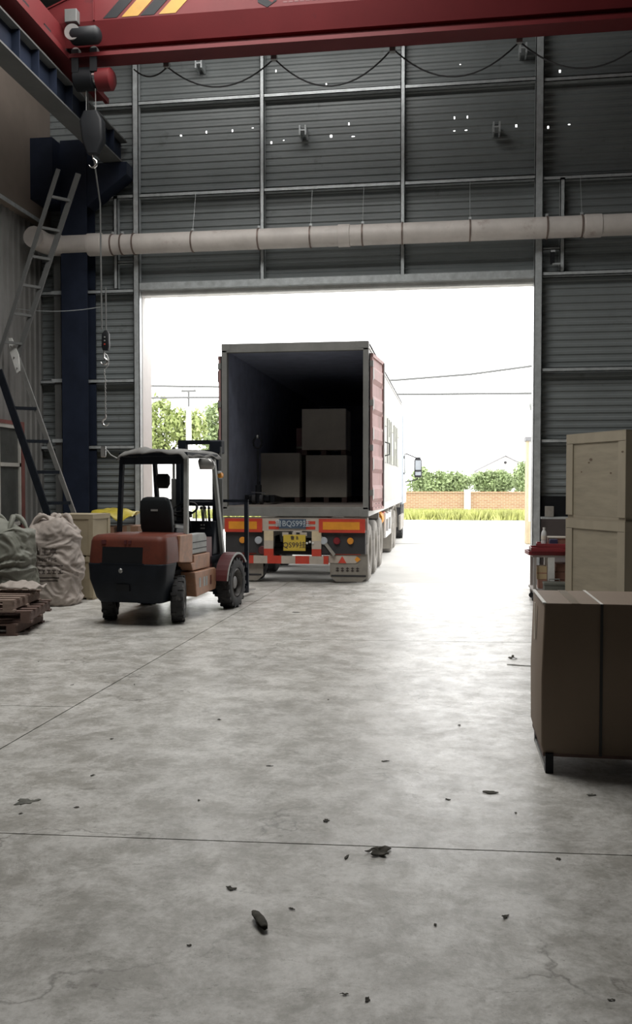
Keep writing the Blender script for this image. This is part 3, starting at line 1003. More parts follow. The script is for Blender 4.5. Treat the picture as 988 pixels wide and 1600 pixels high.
def sack(name, label, loc, rx, ry, h, m, seed, rz=0):
    t = thing(name, label, 'sack', loc, rz)
    nu, nv = 150, 96
    vs = []
    for j in range(nv + 1):
        v = j / nv
        z = h * v
        k = 1.0
        if v < 0.08:
            k = 0.86 + 0.14 * math.sin(v / 0.08 * math.pi / 2)
        if v > 0.80:
            q = (v - 0.80) / 0.20
            k = math.sqrt(max(0, 1 - q * q)) * 0.92 + 0.08 * (1 - q)
        k *= 1 + 0.06 * math.sin(v * 3.0 + seed) - 0.05 * v
        for i in range(nu):
            a = 2 * math.pi * i / nu
            c, s = math.cos(a), math.sin(a)
            e = 0.72
            x = rx * k * math.copysign(abs(c) ** e, c)
            y = ry * k * math.copysign(abs(s) ** e, s)
            p = Vector((x * 3 + seed * 7, y * 3, z * 3))
            q1 = Vector((x * 2.2 + seed * 3, y * 2.2, z * 7))
            w3 = Vector((noise.noise(p), noise.noise(p + Vector((5, 1, 3))), noise.noise(p + Vector((2, 8, 4)))))
            q2 = Vector((x * 3.2 + seed, y * 3.2, z * 5.5 + 1.2 * x)) + w3 * 1.1
            r1 = 1 - abs(noise.noise(q2)) * 2.4
            r2 = 1 - abs(noise.noise(q2 * 2.3 + Vector((3, 3, 3)))) * 2.4
            d = 0.06 * noise.noise(p * 0.8) + 0.03 * max(-0.6, r1) + 0.016 * max(-0.6, r2)
            vs.append((x * (1 + d / rx), y * (1 + d / ry), max(0.0, z + (0.09 * noise.noise(p * 1.3) if v > 0.6 else 0.0) * (v - .6) / .4 * 1.6)))
    fs = []
    for j in range(nv):
        for i in range(nu):
            a = j * nu + i
            b2 = j * nu + (i + 1) % nu
            fs.append((a, b2, b2 + nu, a + nu))
    fs.append(tuple(reversed(range(nu))))
    fs.append(tuple(range(nv * nu, nv * nu + nu)))
    MB().add(vs, fs).build('sack_body', m, t, 0, 70)
    SACK_BVH[label] = BVHTree.FromPolygons(vs, fs)
    # loose neck folds and lifting loops on top
    for k in range(5):
        a0 = seed + k * 1.25
        pts = []
        for q in range(9):
            f = q / 8
            rr = (0.92 - 0.55 * f) * 0.9
            pts.append((rx * rr * math.cos(a0 + f * 0.9), ry * rr * math.sin(a0 + f * 0.9), h * (0.86 + 0.16 * math.sin(f * math.pi * 0.8))))
        MB().tube(pts, [0.01, 0.02, 0.03, 0.034, 0.036, 0.034, 0.03, 0.02, 0.008], 8).build('neck_fold', m, t, 0, 70)
    return t


bag1 = sack('woven_sack', 'tall beige woven sack with dark printing beside the crates', (-5.45, 11.88, 0), 0.36, 0.33, 1.22, 'bag', 1.3)
bag2 = sack('woven_sack', 'greenish woven sack behind the pallet stack', (-5.66, 10.80, 0), 0.42, 0.36, 1.24, 'baggreen', 4.1)
# printing on the front of the beige sack, laid on its near side
BV = list(SACK_BVH.values())[0]


def strip(m_, x0, x1, z0, z1):
    n_ = max(2, int((x1 - x0) / 0.02))
    vs_ = [(x0 + (x1 - x0) * i / n_, -0.36, z) for z in (z0, z1) for i in range(n_ + 1)]
    m_.add(vs_, [(i, i + 1, n_ + 2 + i, n_ + 1 + i) for i in range(n_)])
    return m_


for z, sz, body, sx in ((0.745, 0.115, '国王享', 1.0), (0.645, 0.075, 'KINGEPS', 1.2)):
    conform(text(body, sz, 'ink', 'print_line', bag1, (0.04, -0.375, z), (90, 0, 0), sx, 0.0), BV)
for z, w in ((0.565, 0.48), (0.40, 0.40), (0.36, 0.36)):
    conform(strip(MB(), -w / 2 + .04, w / 2 + .04, z - 0.009, z + 0.009).build('print_bar', 'ink', bag1), BV)
for k in range(6):
    x = -0.15 + k * 0.075
    m_ = strip(strip(strip(MB(), x, x + 0.055, 0.455, 0.467), x + 0.02, x + 0.035, 0.467, 0.50), x, x + 0.055, 0.50, 0.512)
    conform(m_.build('print_mark', 'ink', bag1), BV)

# ------------------------------------------------------------------ pallets


def pallet(label, loc, rz, dark):
    t = thing('wooden_pallet', label, 'pallet', loc, rz, 'pallets stacked by the left edge')
    m = 'palletdark' if dark else 'pallet'
    for k in range(3):
        x = -0.52 + k * 0.47
        MB().box(x, x + 0.10, -0.5, 0.5, 0.022, 0.112).build('stringer', m, t)
    for k in range(6):
        y = -0.5 + k * 0.184
        MB().box(-0.54, 0.54, y, y + 0.09, 0.112, 0.134).build('deck_board', m, t)
    for k in range(3):
        y = -0.5 + k * 0.45
        MB().box(-0.54, 0.54, y, y + 0.1, 0.0, 0.022).build('bottom_board', m, t)
    return t


pallet('dark wooden pallet at the bottom of the stack on the left', (-5.30, 9.72, 0), 8, True)
pallet('brown wooden pallet in the middle of the stack on the left', (-5.20, 9.76, 0.135), 12, True)
pallet('pale worn wooden pallet on top of the stack on the left', (-5.32, 9.68, 0.270), 8, False)
fs_ = thing('folded_sack', 'crumpled empty sack lying over the top pallet', 'sack', (-5.02, 10.0, 0.405))
vs, fs = [], []
for j in range(13):
    for i in range(17):
        x = -0.28 + i * 0.035
        y = -0.16 + j * 0.027
        vs.append((x, y, 0.03 + 0.07 * abs(noise.noise(Vector((x * 7, y * 7, 1.7)))) + 0.05 * max(0, 1 - (x * x / .08 + y * y / .03))))
for j in range(12):
    for i in range(16):
        a = j * 17 + i
        fs.append((a, a + 1, a + 18, a + 17))
o = MB().add(vs, fs).build('sack_cloth', 'bag', fs_, 0, 60)
sm = o.modifiers.new('thick', 'SOLIDIFY')
sm.thickness = 0.02

# yellow film heap and brown boxes behind forklift
bx1 = thing('brown_carton', 'brown carton on the floor left of the gate post under the yellow film', 'box', (-5.55, 14.15, 0))
MB().box(-0.22, 0.22, -0.25, 0.25, 0, 0.98).build('carton_body', 'brownbox', bx1, 0.005)
MB().box(-0.03, 0.03, -0.253, -0.25, 0, 0.98).build('tape_strip', 'tape', bx1)
bx2 = thing('brown_carton', 'narrow brown carton left of the gate post behind the seat', 'box', (-5.08, 14.15, 0))
MB().box(-0.16, 0.16, -0.25, 0.25, 0, 1.0).build('carton_body', 'brownbox', bx2, 0.005)
MB().box(-0.03, 0.03, -0.253, -0.25, 0, 1.0).build('tape_strip', 'tape', bx2)
yb = MB()
vs, fs = [], []
for j in range(17):
    for i in range(25):
        u, v = i / 24, j / 16
        x = -0.36 + 0.72 * u
        y = -0.35 + 0.60 * v
        z = 0.17 + 0.13 * noise.noise(Vector((x * 4, y * 4, 5.2))) - 0.16 * max(0, 0.25 - v) / .25 * (0.6 + 0.4 * math.sin(x * 14))
        vs.append((x, y, z))
for j in range(16):
    for i in range(24):
        a = j * 25 + i
        fs.append((a, a + 1, a + 26, a + 25))
yt = thing('yellow_film_sheet', 'yellow plastic film draped over the brown cartons by the gate post', 'film', (-5.38, 14.2, 1.06))
o = yb.add(vs, fs).build('film', 'yellowbag', yt, 0, 60)
sm = o.modifiers.new('thick', 'SOLIDIFY')
sm.thickness = 0.006

# ------------------------------------------------------------------ near cardboard box on a skid base
cb = thing('cardboard_box', 'big brown cardboard box with black straps on a low skid base', 'box', (0.573, 5.35, 0))
W_, D_ = 1.2, 0.66
m = MB()
m.loft([(0.115, 0.0, W_, 0, D_, 0.012), (0.16, -0.012, W_ + 0.01, -0.008, D_, 0.012), (0.55, -0.015, W_ + 0.012, -0.012, D_ + 0.005, 0.012), (0.98, 0.0, W_, 0, D_, 0.012), (0.995, 0.006, W_ - .006, 0.006, D_ - .006, 0.01)])
m.build('carton_body', 'card', cb, 0, 40)
MB().box(0.155, 0.205, 0.0, D_, 0.995, 0.997).build('packing_tape', 'tape', cb)
for x in (0.315, 0.86):
    MB().box(x, x + 0.016, -0.016, -0.012, 0.11, 0.998).build('strap', 'strapblack', cb)
    MB().box(x, x + 0.016, -0.016, D_ + .008, 0.996, 0.9985).build('strap', 'strappale', cb)  # same black strap, light on its top run put into the colour
MB().box(-0.008, 0.012, 0.0, D_, 0.994, 1.0).build('edge_guard', 'strappale', cb)
MB().box(-0.019, -0.0155, 0.36, 0.40, 0.72, 0.95).build('paper_strip', 'paper', cb)
for x in (0.012, 0.56, 1.12):
    MB().box(x, x + 0.045, -0.02, 0.05, 0, 0.115).build('skid_foot', 'black', cb)
    MB().box(x, x + 0.045, D_ - 0.07, D_, 0, 0.115).build('skid_foot', 'black', cb)
    MB().box(x, x + 0.05, 0.05, D_ - 0.07, 0.0, 0.03).build('skid_runner', 'steel', cb)
MB().box(0.0, W_, 0.0, D_, 0.095, 0.115).build('base_board', 'palletdark', cb)

# ------------------------------------------------------------------ cart with red trays by the right gate post
cart = thing('utility_cart', 'grey steel cart with two shelves beside the right gate post', 'cart', (1.22, 13.0, 0))
MB().box(0, 1.0, 0, 0.55, 0.64, 0.67).build('top_shelf', 'table', cart, 0.004)
MB().box(0, 1.0, 0, 0.55, 0.16, 0.19).build('lower_shelf', 'table', cart, 0.004)
for x in (0.02, 0.17 + .05, 0.94):
    for y in (0.0, 0.51):
        MB().box(x, x + (0.04 if x < .2 or x > .5 else 0.09), y, y + 0.04, 0.03, 0.64).build('leg', 'white_plastic' if .2 < x < .5 else 'table', cart)
for x in (0.04, 0.96):
    for y in (0.04, 0.5):
        MB().lathe([(0.03, -0.012), (0.04, -0.012), (0.04, 0.012), (0.03, 0.012)], 12, 'y', (x, y, 0.04)).build('caster', 'blackrubber', cart)


def tray(label, loc, rz, w, d):
    t = thing('plastic_tray', label, 'tray', loc, rz, 'red trays on the cart')
    m = MB()
    m.box(0, w, 0, d, 0, 0.012)
    m.build('tray_bottom', 'redtray', t)
    for a in ((0, w, 0, 0.015), (0, w, d - 0.015, d), (0, 0.015, 0, d), (w - 0.015, w, 0, d)):
        MB().box(a[0], a[1], a[2], a[3], 0.012, 0.055).build('tray_side', 'redtray', t, 0.003)
    return t


tray('red plastic tray at the bottom of the pile on the cart', (1.17, 12.98, 0.67), 3, 0.62, 0.42)
tray('red plastic tray in the middle of the pile on the cart', (1.20, 12.96, 0.726), -1, 0.62, 0.42)
tray('red plastic tray on top of the pile on the cart', (1.27, 12.99, 0.782), -6, 0.60, 0.40)
bt = thing('plastic_bottle', 'clear plastic water bottle standing on the red trays', 'bottle', (1.40, 13.2, 0.795))
MB().lathe([(0.036, 0), (0.04, 0.01), (0.04, 0.06), (0.036, 0.08), (0.04, 0.10), (0.04, 0.16), (0.03, 0.20), (0.014, 0.225), (0.014, 0.235)], 16).build('bottle_body', 'clear', bt, 0, 50)
MB().lathe([(0.018, 0.235), (0.018, 0.26)], 12).build('cap', 'white_plastic', bt)
MB().lathe([(0.041, 0.085), (0.041, 0.145)], 16).build('wrapper', 'paper', bt)
b = box(1.47, 1.58, 13.08, 13.2, 0.796, 0.89, 'small_blue_carton', 'bluebox', None, 0.003)
tag(b, 'small dark blue carton on the red trays beside the bottle', 'box')
b = MB().box(1.46, 1.72, 13.20, 13.29, 0.796, 0.90).build('paper_parcel', 'cardred', None, 0.004)
tag(b, 'reddish parcel lying on the red trays behind the blue carton', 'parcel')
b = MB().box(1.44, 1.74, 13.19, 13.31, 0.902, 0.925).build('folded_papers', 'paper')
tag(b, 'folded pale papers on top of the reddish parcel', 'paper')
b = thing('small_carton', 'yellow cardboard carton on the lower cart shelf', 'box', (1.33, 13.02, 0.191))
MB().box(-0.04, 0.10, 0.03, 0.2, 0.13, 0.32).build('carton_body', 'cardpale', b, 0.004)
MB().box(-0.04, 0.10, 0.029, 0.03, 0.21, 0.23).build('print_band', 'orange2', b)
b2_ = box(1.31, 1.43, 13.03, 13.2, 0.192, 0.318, 'small_carton', 'cardred', None, 0.004)
tag(b2_, 'pinkish carton under the yellow one on the cart', 'box')
for k, z in enumerate((0.20, 0.315, 0.43)):
    bb = thing('flat_carton', ('reddish brown flat carton at the bottom of the pile inside the cart', 'reddish brown flat carton in the middle of the pile inside the cart', 'reddish brown flat carton topping the pile inside the cart')[k], 'box', (1.60, 13.1, z), 0, 'cartons inside the cart')
    MB().box(-0.06 + .01 * k, 0.45, 0, 0.36, 0, 0.108).build('carton_body', 'cardred', bb, 0.004)
    MB().box(0.1, 0.12, -0.001, 0, 0.05, 0.062).build('print_mark', 'ink', bb)
gb = thing('tool_box', 'low grey-green tool box on the floor in front of the cart', 'box', (1.36, 12.74, 0))
MB().box(0, 0.30, 0, 0.2, 0, 0.27).build('box_body', 'greentoolbox', gb, 0.01)
MB().box(-0.005, 0.305, -0.005, 0.205, 0.27, 0.31).build('lid', 'greentoolbox', gb, 0.008)
MB().tube([(0.08, 0.1, 0.31), (0.08, 0.1, 0.35), (0.22, 0.1, 0.35), (0.22, 0.1, 0.31)], 0.008, 8).build('handle', 'steel', gb)

# ------------------------------------------------------------------ wheels


def wheel(name, parent, loc, rad, wid, rim, rubber, rimmat, lugs=0, side=1, rz=0):
    """wheel with axis x; outer face towards +x * side"""
    e = bpy.data.objects.new(name, None)
    COL.objects.link(e)
    e.parent = parent
    e.location = loc
    e.rotation_euler = (0, 0, R(rz))
    h = wid / 2
    MB().lathe([(rim, -h * .9), (rim + 0.02, -h), (rad - 0.05, -h), (rad - 0.015, -h * .86), (rad, -h * .7), (rad, h * .7), (rad - 0.015, h * .86), (rad - 0.05, h), (rim + 0.02, h), (rim, h * .9)], 36, 'x', (0, 0, 0), False).build('tyre', rubber, e, 0, 35)
    if lugs:
        m = MB()
        for k in range(lugs):
            for s in (-1, 1):
                a = 2 * math.pi * (k + (0.25 * s)) / lugs
                mt = Matrix.Rotation(a, 4, 'X')
                m.box(s * h * 0.52 - h * .42, s * h * 0.52 + h * .42, -rad * 0.065, rad * 0.065, rad - 0.03, rad + 0.007, mt)
        o = m.build('tread_lugs', rubber, e)
        o['kind'] = 'stuff'
    s = side
    MB().lathe([(rim, 0.0), (rim, s * h * .75), (rim - 0.02, s * h * .95), (rim - 0.03, s * h * .85), (rim - 0.045, s * h * .1), (rim * 0.45, s * h * .05), (rim * 0.42, s * h * .55), (rim * 0.3, s * h * .62), (0.02, s * h * .62)], 28, 'x').build('rim', rimmat, e, 0, 35)
    return e


# ------------------------------------------------------------------ forklift
fk = thing('forklift', 'worn orange forklift seen from behind, facing the container', 'forklift', (-3.68, 10.55, 0), -7)
fk.scale = (0.935, 1, 1)
m = MB().loft([(0.27, -0.44, 0.44, -0.36, 0.10, 0.08), (0.33, -0.47, 0.47, -0.42, 0.10, 0.09), (0.55, -0.53, 0.53, -0.47, -0.12, 0.09), (0.745, -0.545, 0.545, -0.47, -0.05, 0.09)])
m.build('counterweight_base', 'fdark', fk, 0.012, 40)
m = MB().loft([(0.745, -0.54, 0.54, -0.465, 0.36, 0.10), (0.80, -0.54, 0.54, -0.46, 0.36, 0.10), (1.0, -0.525, 0.525, -0.44, 0.36, 0.10), (1.05, -0.51, 0.51, -0.42, 0.36, 0.10), (1.075, -0.47, 0.47, -0.38, 0.34, 0.09)])
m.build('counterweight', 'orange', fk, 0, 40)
MB().prism([(-0.468, 0.745), (-0.448, 0.94), (-0.30, 0.94), (-0.30, 0.745)], 'x', -0.32, 0.24).build('radiator_opening', 'black', fk)
MB().box(-0.34, 0.26, -0.474, -0.455, 0.735, 0.75).build('opening_lip', 'fdark', fk)
MB().lathe([(0.02, -0.48), (0.03, -0.47), (0.03, -0.45)], 12, 'y', (-0.06, 0, 0.66)).build('tow_pin', 'steel', fk)
MB().box(-0.12, 0.06, -0.474, -0.44, 0.42, 0.50).build('tow_recess', 'black', fk)
for x in (-0.30, 0.0, 0.06):
    MB().box(x - 0.03 + (.012 if x > -.2 else 0), x + 0.03 - (.012 if x > -.2 else 0), -0.452, -0.437, 0.975, 1.02).build('rear_mark', 'maroon', fk)
# side bodywork
for s in (-1, 1):
    def xb(a, b2):
        return (a, b2) if s > 0 else (-b2, -a)
    xa, xc = xb(0.40, 0.545)
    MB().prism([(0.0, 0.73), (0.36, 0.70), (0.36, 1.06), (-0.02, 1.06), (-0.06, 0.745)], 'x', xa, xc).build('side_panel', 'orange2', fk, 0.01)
    xa, xc = xb(0.38, 0.53)
    MB().prism([(0.37, 0.80), (0.86, 0.80), (0.86, 1.0), (0.80, 1.05), (0.37, 1.05)], 'x', xa, xc).build('side_cover', 'fgrey', fk, 0.012)
    for z in (0.86, 0.94):
        MB().box(xb(0.53, 0.534)[0], xb(0.53, 0.534)[1], 0.40, 0.84, z, z + 0.012).build('cover_groove', 'black', fk)
    xa, xc = xb(0.36, 0.56)
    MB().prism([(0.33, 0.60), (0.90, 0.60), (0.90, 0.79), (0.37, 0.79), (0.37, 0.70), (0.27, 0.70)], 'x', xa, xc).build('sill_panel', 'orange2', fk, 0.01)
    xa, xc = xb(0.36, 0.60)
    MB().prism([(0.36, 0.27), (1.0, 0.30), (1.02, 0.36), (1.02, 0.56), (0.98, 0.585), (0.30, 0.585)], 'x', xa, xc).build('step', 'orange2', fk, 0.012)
    # faded marking on the step
    if s > 0:
        for k, wy in enumerate((0.44, 0.58, 0.66, 0.80)):
            MB().box(0.60, 0.602, wy, wy + 0.055, 0.38, 0.50).box(0.6015, 0.6025, wy + 0.018, wy + 0.036, 0.40, 0.43).build('step_marking', 'fgrey' if k < 3 else 'orange', fk)
    # front fender: maroon arched strip and inner plate
    xa, xc = xb(0.58, 0.765)
    arc = [(1.42 + 0.40 * math.cos(R(a)), 0.33 + 0.40 * math.sin(R(a))) for a in range(40, 171, 10)]
    arc2 = [(1.42 + 0.425 * math.cos(R(a)), 0.33 + 0.425 * math.sin(R(a))) for a in range(170, 39, -10)]
    MB().prism(arc + arc2, 'x', xa, xc).build('fender', 'maroon', fk)
    MB().prism(arc + arc2, 'x', xb(0.765, 0.775)[0], xb(0.765, 0.775)[1]).build('fender_edge', 'fgrey', fk)
    xa, xc = xb(0.40, 0.50)
    MB().box(xa, xc, 0.90, 1.10, 0.58, 0.98).build('cowl_side', 'maroon', fk)
MB().box(-0.40, 0.40, -0.05, 1.55, 0.26, 0.62).build('chassis', 'fdark', fk)
MB().box(-0.40, 0.40, 0.3, 0.9, 0.62, 1.03).build('engine_hood', 'fdark', fk, 0.02)
MB().box(-0.50, 0.50, 0.9, 1.45, 0.62, 0.72).build('floor_plate', 'fdark', fk)
MB().prism([(1.22, 0.72), (1.50, 0.72), (1.50, 1.16), (1.36, 1.18), (1.28, 1.0)], 'x', -0.46, 0.46).build('dashboard', 'fdark', fk, 0.02)
for z in (1.07, 1.115):
    MB().box(0.24, 0.30, 1.30, 1.31, z, z + 0.018).build('dash_gauge', 'white_plastic', fk)
# wheels
for s in (-1, 1):
    wheel('rear_wheel', fk, (s * 0.49, 0.04, 0.285), 0.28, 0.17, 0.14, 'blackrubber', 'rimgrey', 14, s, 21)
    wheel('front_wheel', fk, (s * 0.66, 1.42, 0.342), 0.335, 0.22, 0.20, 'blackrubber', 'rimgrey', 18, s)
# seat
seat = bpy.data.objects.new('seat', None)
COL.objects.link(seat)
seat.parent = fk
seat.location = (0.02, 0.42, 1.03)
MB().loft([(0.0, -0.24, 0.24, 0.0, 0.46, 0.05), (0.09, -0.25, 0.25, 0.0, 0.48, 0.06), (0.13, -0.22, 0.22, 0.03, 0.45, 0.06)]).build('seat_cushion', 'vinyl', seat, 0, 50)
bk = MB()
for z, w, yo in ((0.02, 0.20, 0.0), (0.10, 0.235, -0.02), (0.30, 0.235, -0.06), (0.42, 0.22, -0.085), (0.48, 0.17, -0.10), (0.495, 0.10, -0.10)):
    pass
rows = [(0.0, -0.21, 0.21, -0.06, 0.06, 0.04), (0.10, -0.235, 0.235, -0.09, 0.04, 0.045), (0.32, -0.235, 0.235, -0.12, 0.0, 0.045), (0.43, -0.215, 0.215, -0.13, -0.03, 0.04), (0.475, -0.18, 0.18, -0.125, -0.04, 0.035), (0.49, -0.12, 0.12, -0.11, -0.055, 0.02)]
MB().loft(rows).build('backrest', 'vinyl', seat, 0, 50)
MB().box(-0.05, 0.05, -0.126, -0.12, 0.31, 0.335).build('backrest_tag', 'fgrey', seat)
MB().bar((0.24, 0.0, 0.12), (0.24, 0.4, 0.08), 0.03, 0.04).build('armrest', 'fgrey', seat)
# steering wheel and column
stw = bpy.data.objects.new('steering_wheel', None)
COL.objects.link(stw)
stw.parent = fk
stw.location = (0.08, 1.12, 1.34)
stw.rotation_euler = (R(28), 0, 0)
pts = [(0.18 * math.cos(R(a)), 0.18 * math.sin(R(a)), 0) for a in range(0, 361, 15)]
MB().tube(pts, 0.014, 8, False).build('wheel_rim', 'black', stw, 0, 60)
for a in (90, 210, 330):
    MB().bar((0, 0, -0.02), (0.18 * math.cos(R(a)), 0.18 * math.sin(R(a)), 0), 0.025, 0.012).build('spoke', 'black', stw)
MB().lathe([(0.05, -0.03), (0.05, 0.01), (0.03, 0.02)], 14).build('wheel_hub', 'black', stw)
MB().tube([(0.08, 1.13, 1.32), (0.08, 1.32, 0.98)], 0.04, 10).build('steering_column', 'fdark', fk)
MB().box(0.0, 0.16, 1.06, 1.20, 1.23, 1.31).build('column_shroud', 'fdark', fk, 0.01)
for k, x in enumerate((0.28, 0.34, 0.40)):
    MB().tube([(x, 1.30, 1.10), (x, 1.24, 1.34)], 0.009, 6).build('lever', 'black', fk)
    MB().lathe([(0.0, -0.025), (0.02, -0.012), (0.022, 0.0), (0.0, 0.028)], 10, 'z', (x, 1.235, 1.36)).build('lever_knob', 'black', fk, 0, 60)
# overhead guard
for s in (-1, 1):
    MB().bar((s * 0.49, 0.28, 1.05), (s * 0.47, 0.34, 2.04), 0.055, 0.06, (0, 1, 0)).build('guard_rear_post', 'fgrey' if s > 0 else 'fdark', fk, 0.005)
    MB().bar((s * 0.50, 1.50, 0.72), (s * 0.46, 1.26, 2.03), 0.05, 0.07, (0, 1, 0)).build('guard_front_post', 'fgrey' if s > 0 else 'fdark', fk, 0.005)
    MB().bar((s * 0.47, 0.30, 2.05), (s * 0.46, 1.36, 2.05), 0.06, 0.06).build('guard_side_rail', 'fdark', fk, 0.005)
for y in (0.31, 0.50, 0.67, 0.84, 1.01, 1.18, 1.35):
    MB().box(-0.46, 0.46, y - 0.012, y + 0.012, 2.03, 2.075).build('guard_bar', 'fdark', fk)
MB().box(-0.47, 0.47, 0.31, 0.33, 1.93, 2.02).build('guard_visor', 'fdark', fk)
# crumpled tarp lying on the guard roof
vs, fs = [], []
for j in range(22):
    for i in range(30):
        x = -0.50 + i * (1.02 / 29)
        y = 0.22 + j * (1.22 / 21)
        e = max(0, abs(x) - 0.44) * 0.9 + max(0, 0.30 - y) * 0.7
        z = 2.092 + 0.05 * abs(noise.noise(Vector((x * 2.6, y * 2.6, 3.0)))) + 0.02 * noise.noise(Vector((x * 8, y * 6, 1.0))) - e + 0.022 * math.cos(x * 3.2)
        vs.append((x, y, z))
for j in range(21):
    for i in range(29):
        a = j * 30 + i
        fs.append((a, a + 1, a + 31, a + 30))
o = MB().add(vs, fs).build('roof_tarp', 'tarp', fk, 0, 50)
sm = o.modifiers.new('thick', 'SOLIDIFY')
sm.thickness = 0.012
# mirrors and lamps
MB().tube([(-0.49, 0.30, 1.99), (-0.60, 0.26, 2.05), (-0.66, 0.24, 2.12)], 0.01, 6).build('mirror_arm', 'fgrey', fk)
MB().box(-0.73, -0.66, 0.22, 0.25, 2.02, 2.16).build('side_mirror', 'chrome', fk, 0.01)
MB().loft([(1.87, 0.48, 0.68, 0.72, 0.78, 0.03), (1.92, 0.47, 0.71, 0.70, 0.79, 0.04), (1.97, 0.46, 0.69, 0.70, 0.79, 0.04), (2.01, 0.47, 0.64, 0.72, 0.78, 0.03)]).build('round_mirror', 'steel', fk, 0, 50)
MB().loft([(1.62, -0.40, -0.26, 1.22, 1.30, 0.03), (1.68, -0.43, -0.23, 1.20, 1.32, 0.04), (1.78, -0.43, -0.23, 1.20, 1.32, 0.04), (1.82, -0.40, -0.26, 1.22, 1.30, 0.03)]).build('work_lamp', 'black', fk, 0, 50)
MB().lathe([(0.035, 0), (0.04, 0.02), (0.04, 0.06), (0.02, 0.08)], 12, 'y', (0.47, 1.46, 1.80)).build('indicator_lamp', 'refyellow', fk, 0, 50)
MB().tube([(0.46, 1.4, 1.84), (0.47, 1.50, 1.84)], 0.02, 8).build('lamp_bracket', 'fgrey', fk)
# mast
for s in (-1, 1):
    MB().box(s * 0.31 - 0.035, s * 0.31 + 0.035, 1.72, 1.84, 0.10, 2.16).build('mast_outer_rail', 'fdark', fk, 0.004)
    MB().box(s * 0.25 - 0.03, s * 0.25 + 0.03, 1.78, 1.88, 0.12, 2.28).build('mast_inner_rail', 'fdark', fk, 0.004)
    MB().lathe([(0.035, 0.2), (0.035, 1.75), (0.02, 1.76), (0.02, 2.2)], 12, 'z', (s * 0.31 + s * .07, 1.72, 0)).build('lift_cylinder', 'runway', fk, 0, 40)
    MB().bar((s * 0.33, 1.30, 0.78), (s * 0.33, 1.72, 1.0), 0.05, 0.05).build('tilt_cylinder', 'fdark', fk)
for z0, z1, y in ((2.24, 2.30, 1.80), (2.10, 2.16, 1.74), (1.37, 1.43, 1.74), (0.30, 0.40, 1.74)):
    MB().box(-0.34, 0.34, y, y + 0.05, z0, z1).build('mast_crossbar', 'fdark', fk)
MB().box(-0.33, -0.20, 1.76, 1.84, 2.12, 2.30).build('mast_head_plate', 'fdark', fk)
MB().box(0.20, 0.40, 1.70, 1.84, 2.10, 2.29).build('mast_head_plate', 'fdark', fk, 0.02)
for x in (-0.06, 0.06):
    MB().tube([(x, 1.82, 0.4), (x, 1.82, 1.40)], 0.012, 6).build('lift_chain', 'steel', fk)
MB().tube([(0.16, 1.78, 1.38), (0.18, 1.74, 1.10), (0.15, 1.76, 0.80), (0.16, 1.78, 0.5)], 0.014, 6).build('hydraulic_hose', 'black', fk)
# carriage with load backrest and forks
for z in (0.14, 0.50):
    MB().box(-0.56, 0.72, 1.90, 1.96, z, z + 0.10).build('carriage_plate', 'fdark', fk)
for x in (-0.55, -0.28, 0.0, 0.28, 0.70):
    w = 0.03 if abs(x) > 0.5 else 0.012
    MB().box(x - w, x + w, 1.93, 1.97, 0.14, 1.46).build('backrest_bar', 'fdark', fk)
MB().box(-0.58, 0.73, 1.93, 1.97, 1.42, 1.46).build('backrest_top', 'fdark', fk)
for x in (-0.38, 0.42):
    MB().prism([(1.96, 0.66), (2.0, 0.66), (2.0, 0.11), (2.95, 0.075), (2.95, 0.06), (1.96, 0.06)], 'x', x - 0.055, x + 0.055).build('fork', 'steel', fk)

# ------------------------------------------------------------------ semi trailer chassis
TX = -2.53
tr = thing('container_trailer', 'dusty skeleton semi-trailer with red and white rear bumper under the container', 'trailer', (TX, 14.9, 0))
for x in (-0.45, 0.45):
    MB().box(x - 0.07, x + 0.07, 0.05, 11.4, 0.78, 1.08).build('main_beam', 'chassis', tr)
MB().box(-1.24, 1.24, 0.02, 0.16, 0.90, 1.11).build('rear_bolster', 'chassis', tr)
for y in (3.0, 6.0, 9.0, 11.2):
    MB().box(-1.2, 1.2, y, y + 0.14, 0.98, 1.11).build('cross_bolster', 'chassis', tr)
# rear signal board
for s in (-1, 1):
    x0, x1 = (0.42, 1.20) if s > 0 else (-1.20, -0.55)
    MB().box(x0, x1, -0.02, 0.02, 0.86, 1.09).build('amber_reflector_board', 'refred', tr)
    MB().box(x0 + 0.07, x1 - 0.09, -0.024, -0.02, 0.91, 1.04).build('amber_reflector', 'refyellow', tr)
    # lamp box
    MB().box(0.40 if s > 0 else -1.2, 1.2 if s > 0 else -0.40, 0.03, 0.12, 0.50, 0.86).build('lamp_panel', 'chassisdark', tr)
    for lx, mm, r in ((0.50, 'glass', 0.065), (0.72, 'redtray', 0.06), (0.95, 'tank', 0.055)) if s > 0 else ((-0.62, 'glass', 0.065), (-0.55, 'maroon', 0.075), (-0.9, 'tank', 0.055)):
        zz = 0.72 if not (s < 0 and mm == 'maroon') else 0.55
        MB().lathe([(r, 0.03), (r, 0.005), (r * .8, -0.01)], 18, 'y', (lx, 0, zz)).build('rear_lamp', mm, tr, 0, 40)
MB().box(-0.55, 0.42, 0.0, 0.03, 0.88, 1.09).build('centre_board', 'refwhite', tr)
for s, x0, x1 in ((-1, -0.44, -0.26), (1, 0.20, 0.36)):
    for z in (0.91, 1.0):
        MB().box(x0, x1, -0.006, 0.0, z, z + 0.05).build('red_band', 'refred', tr)
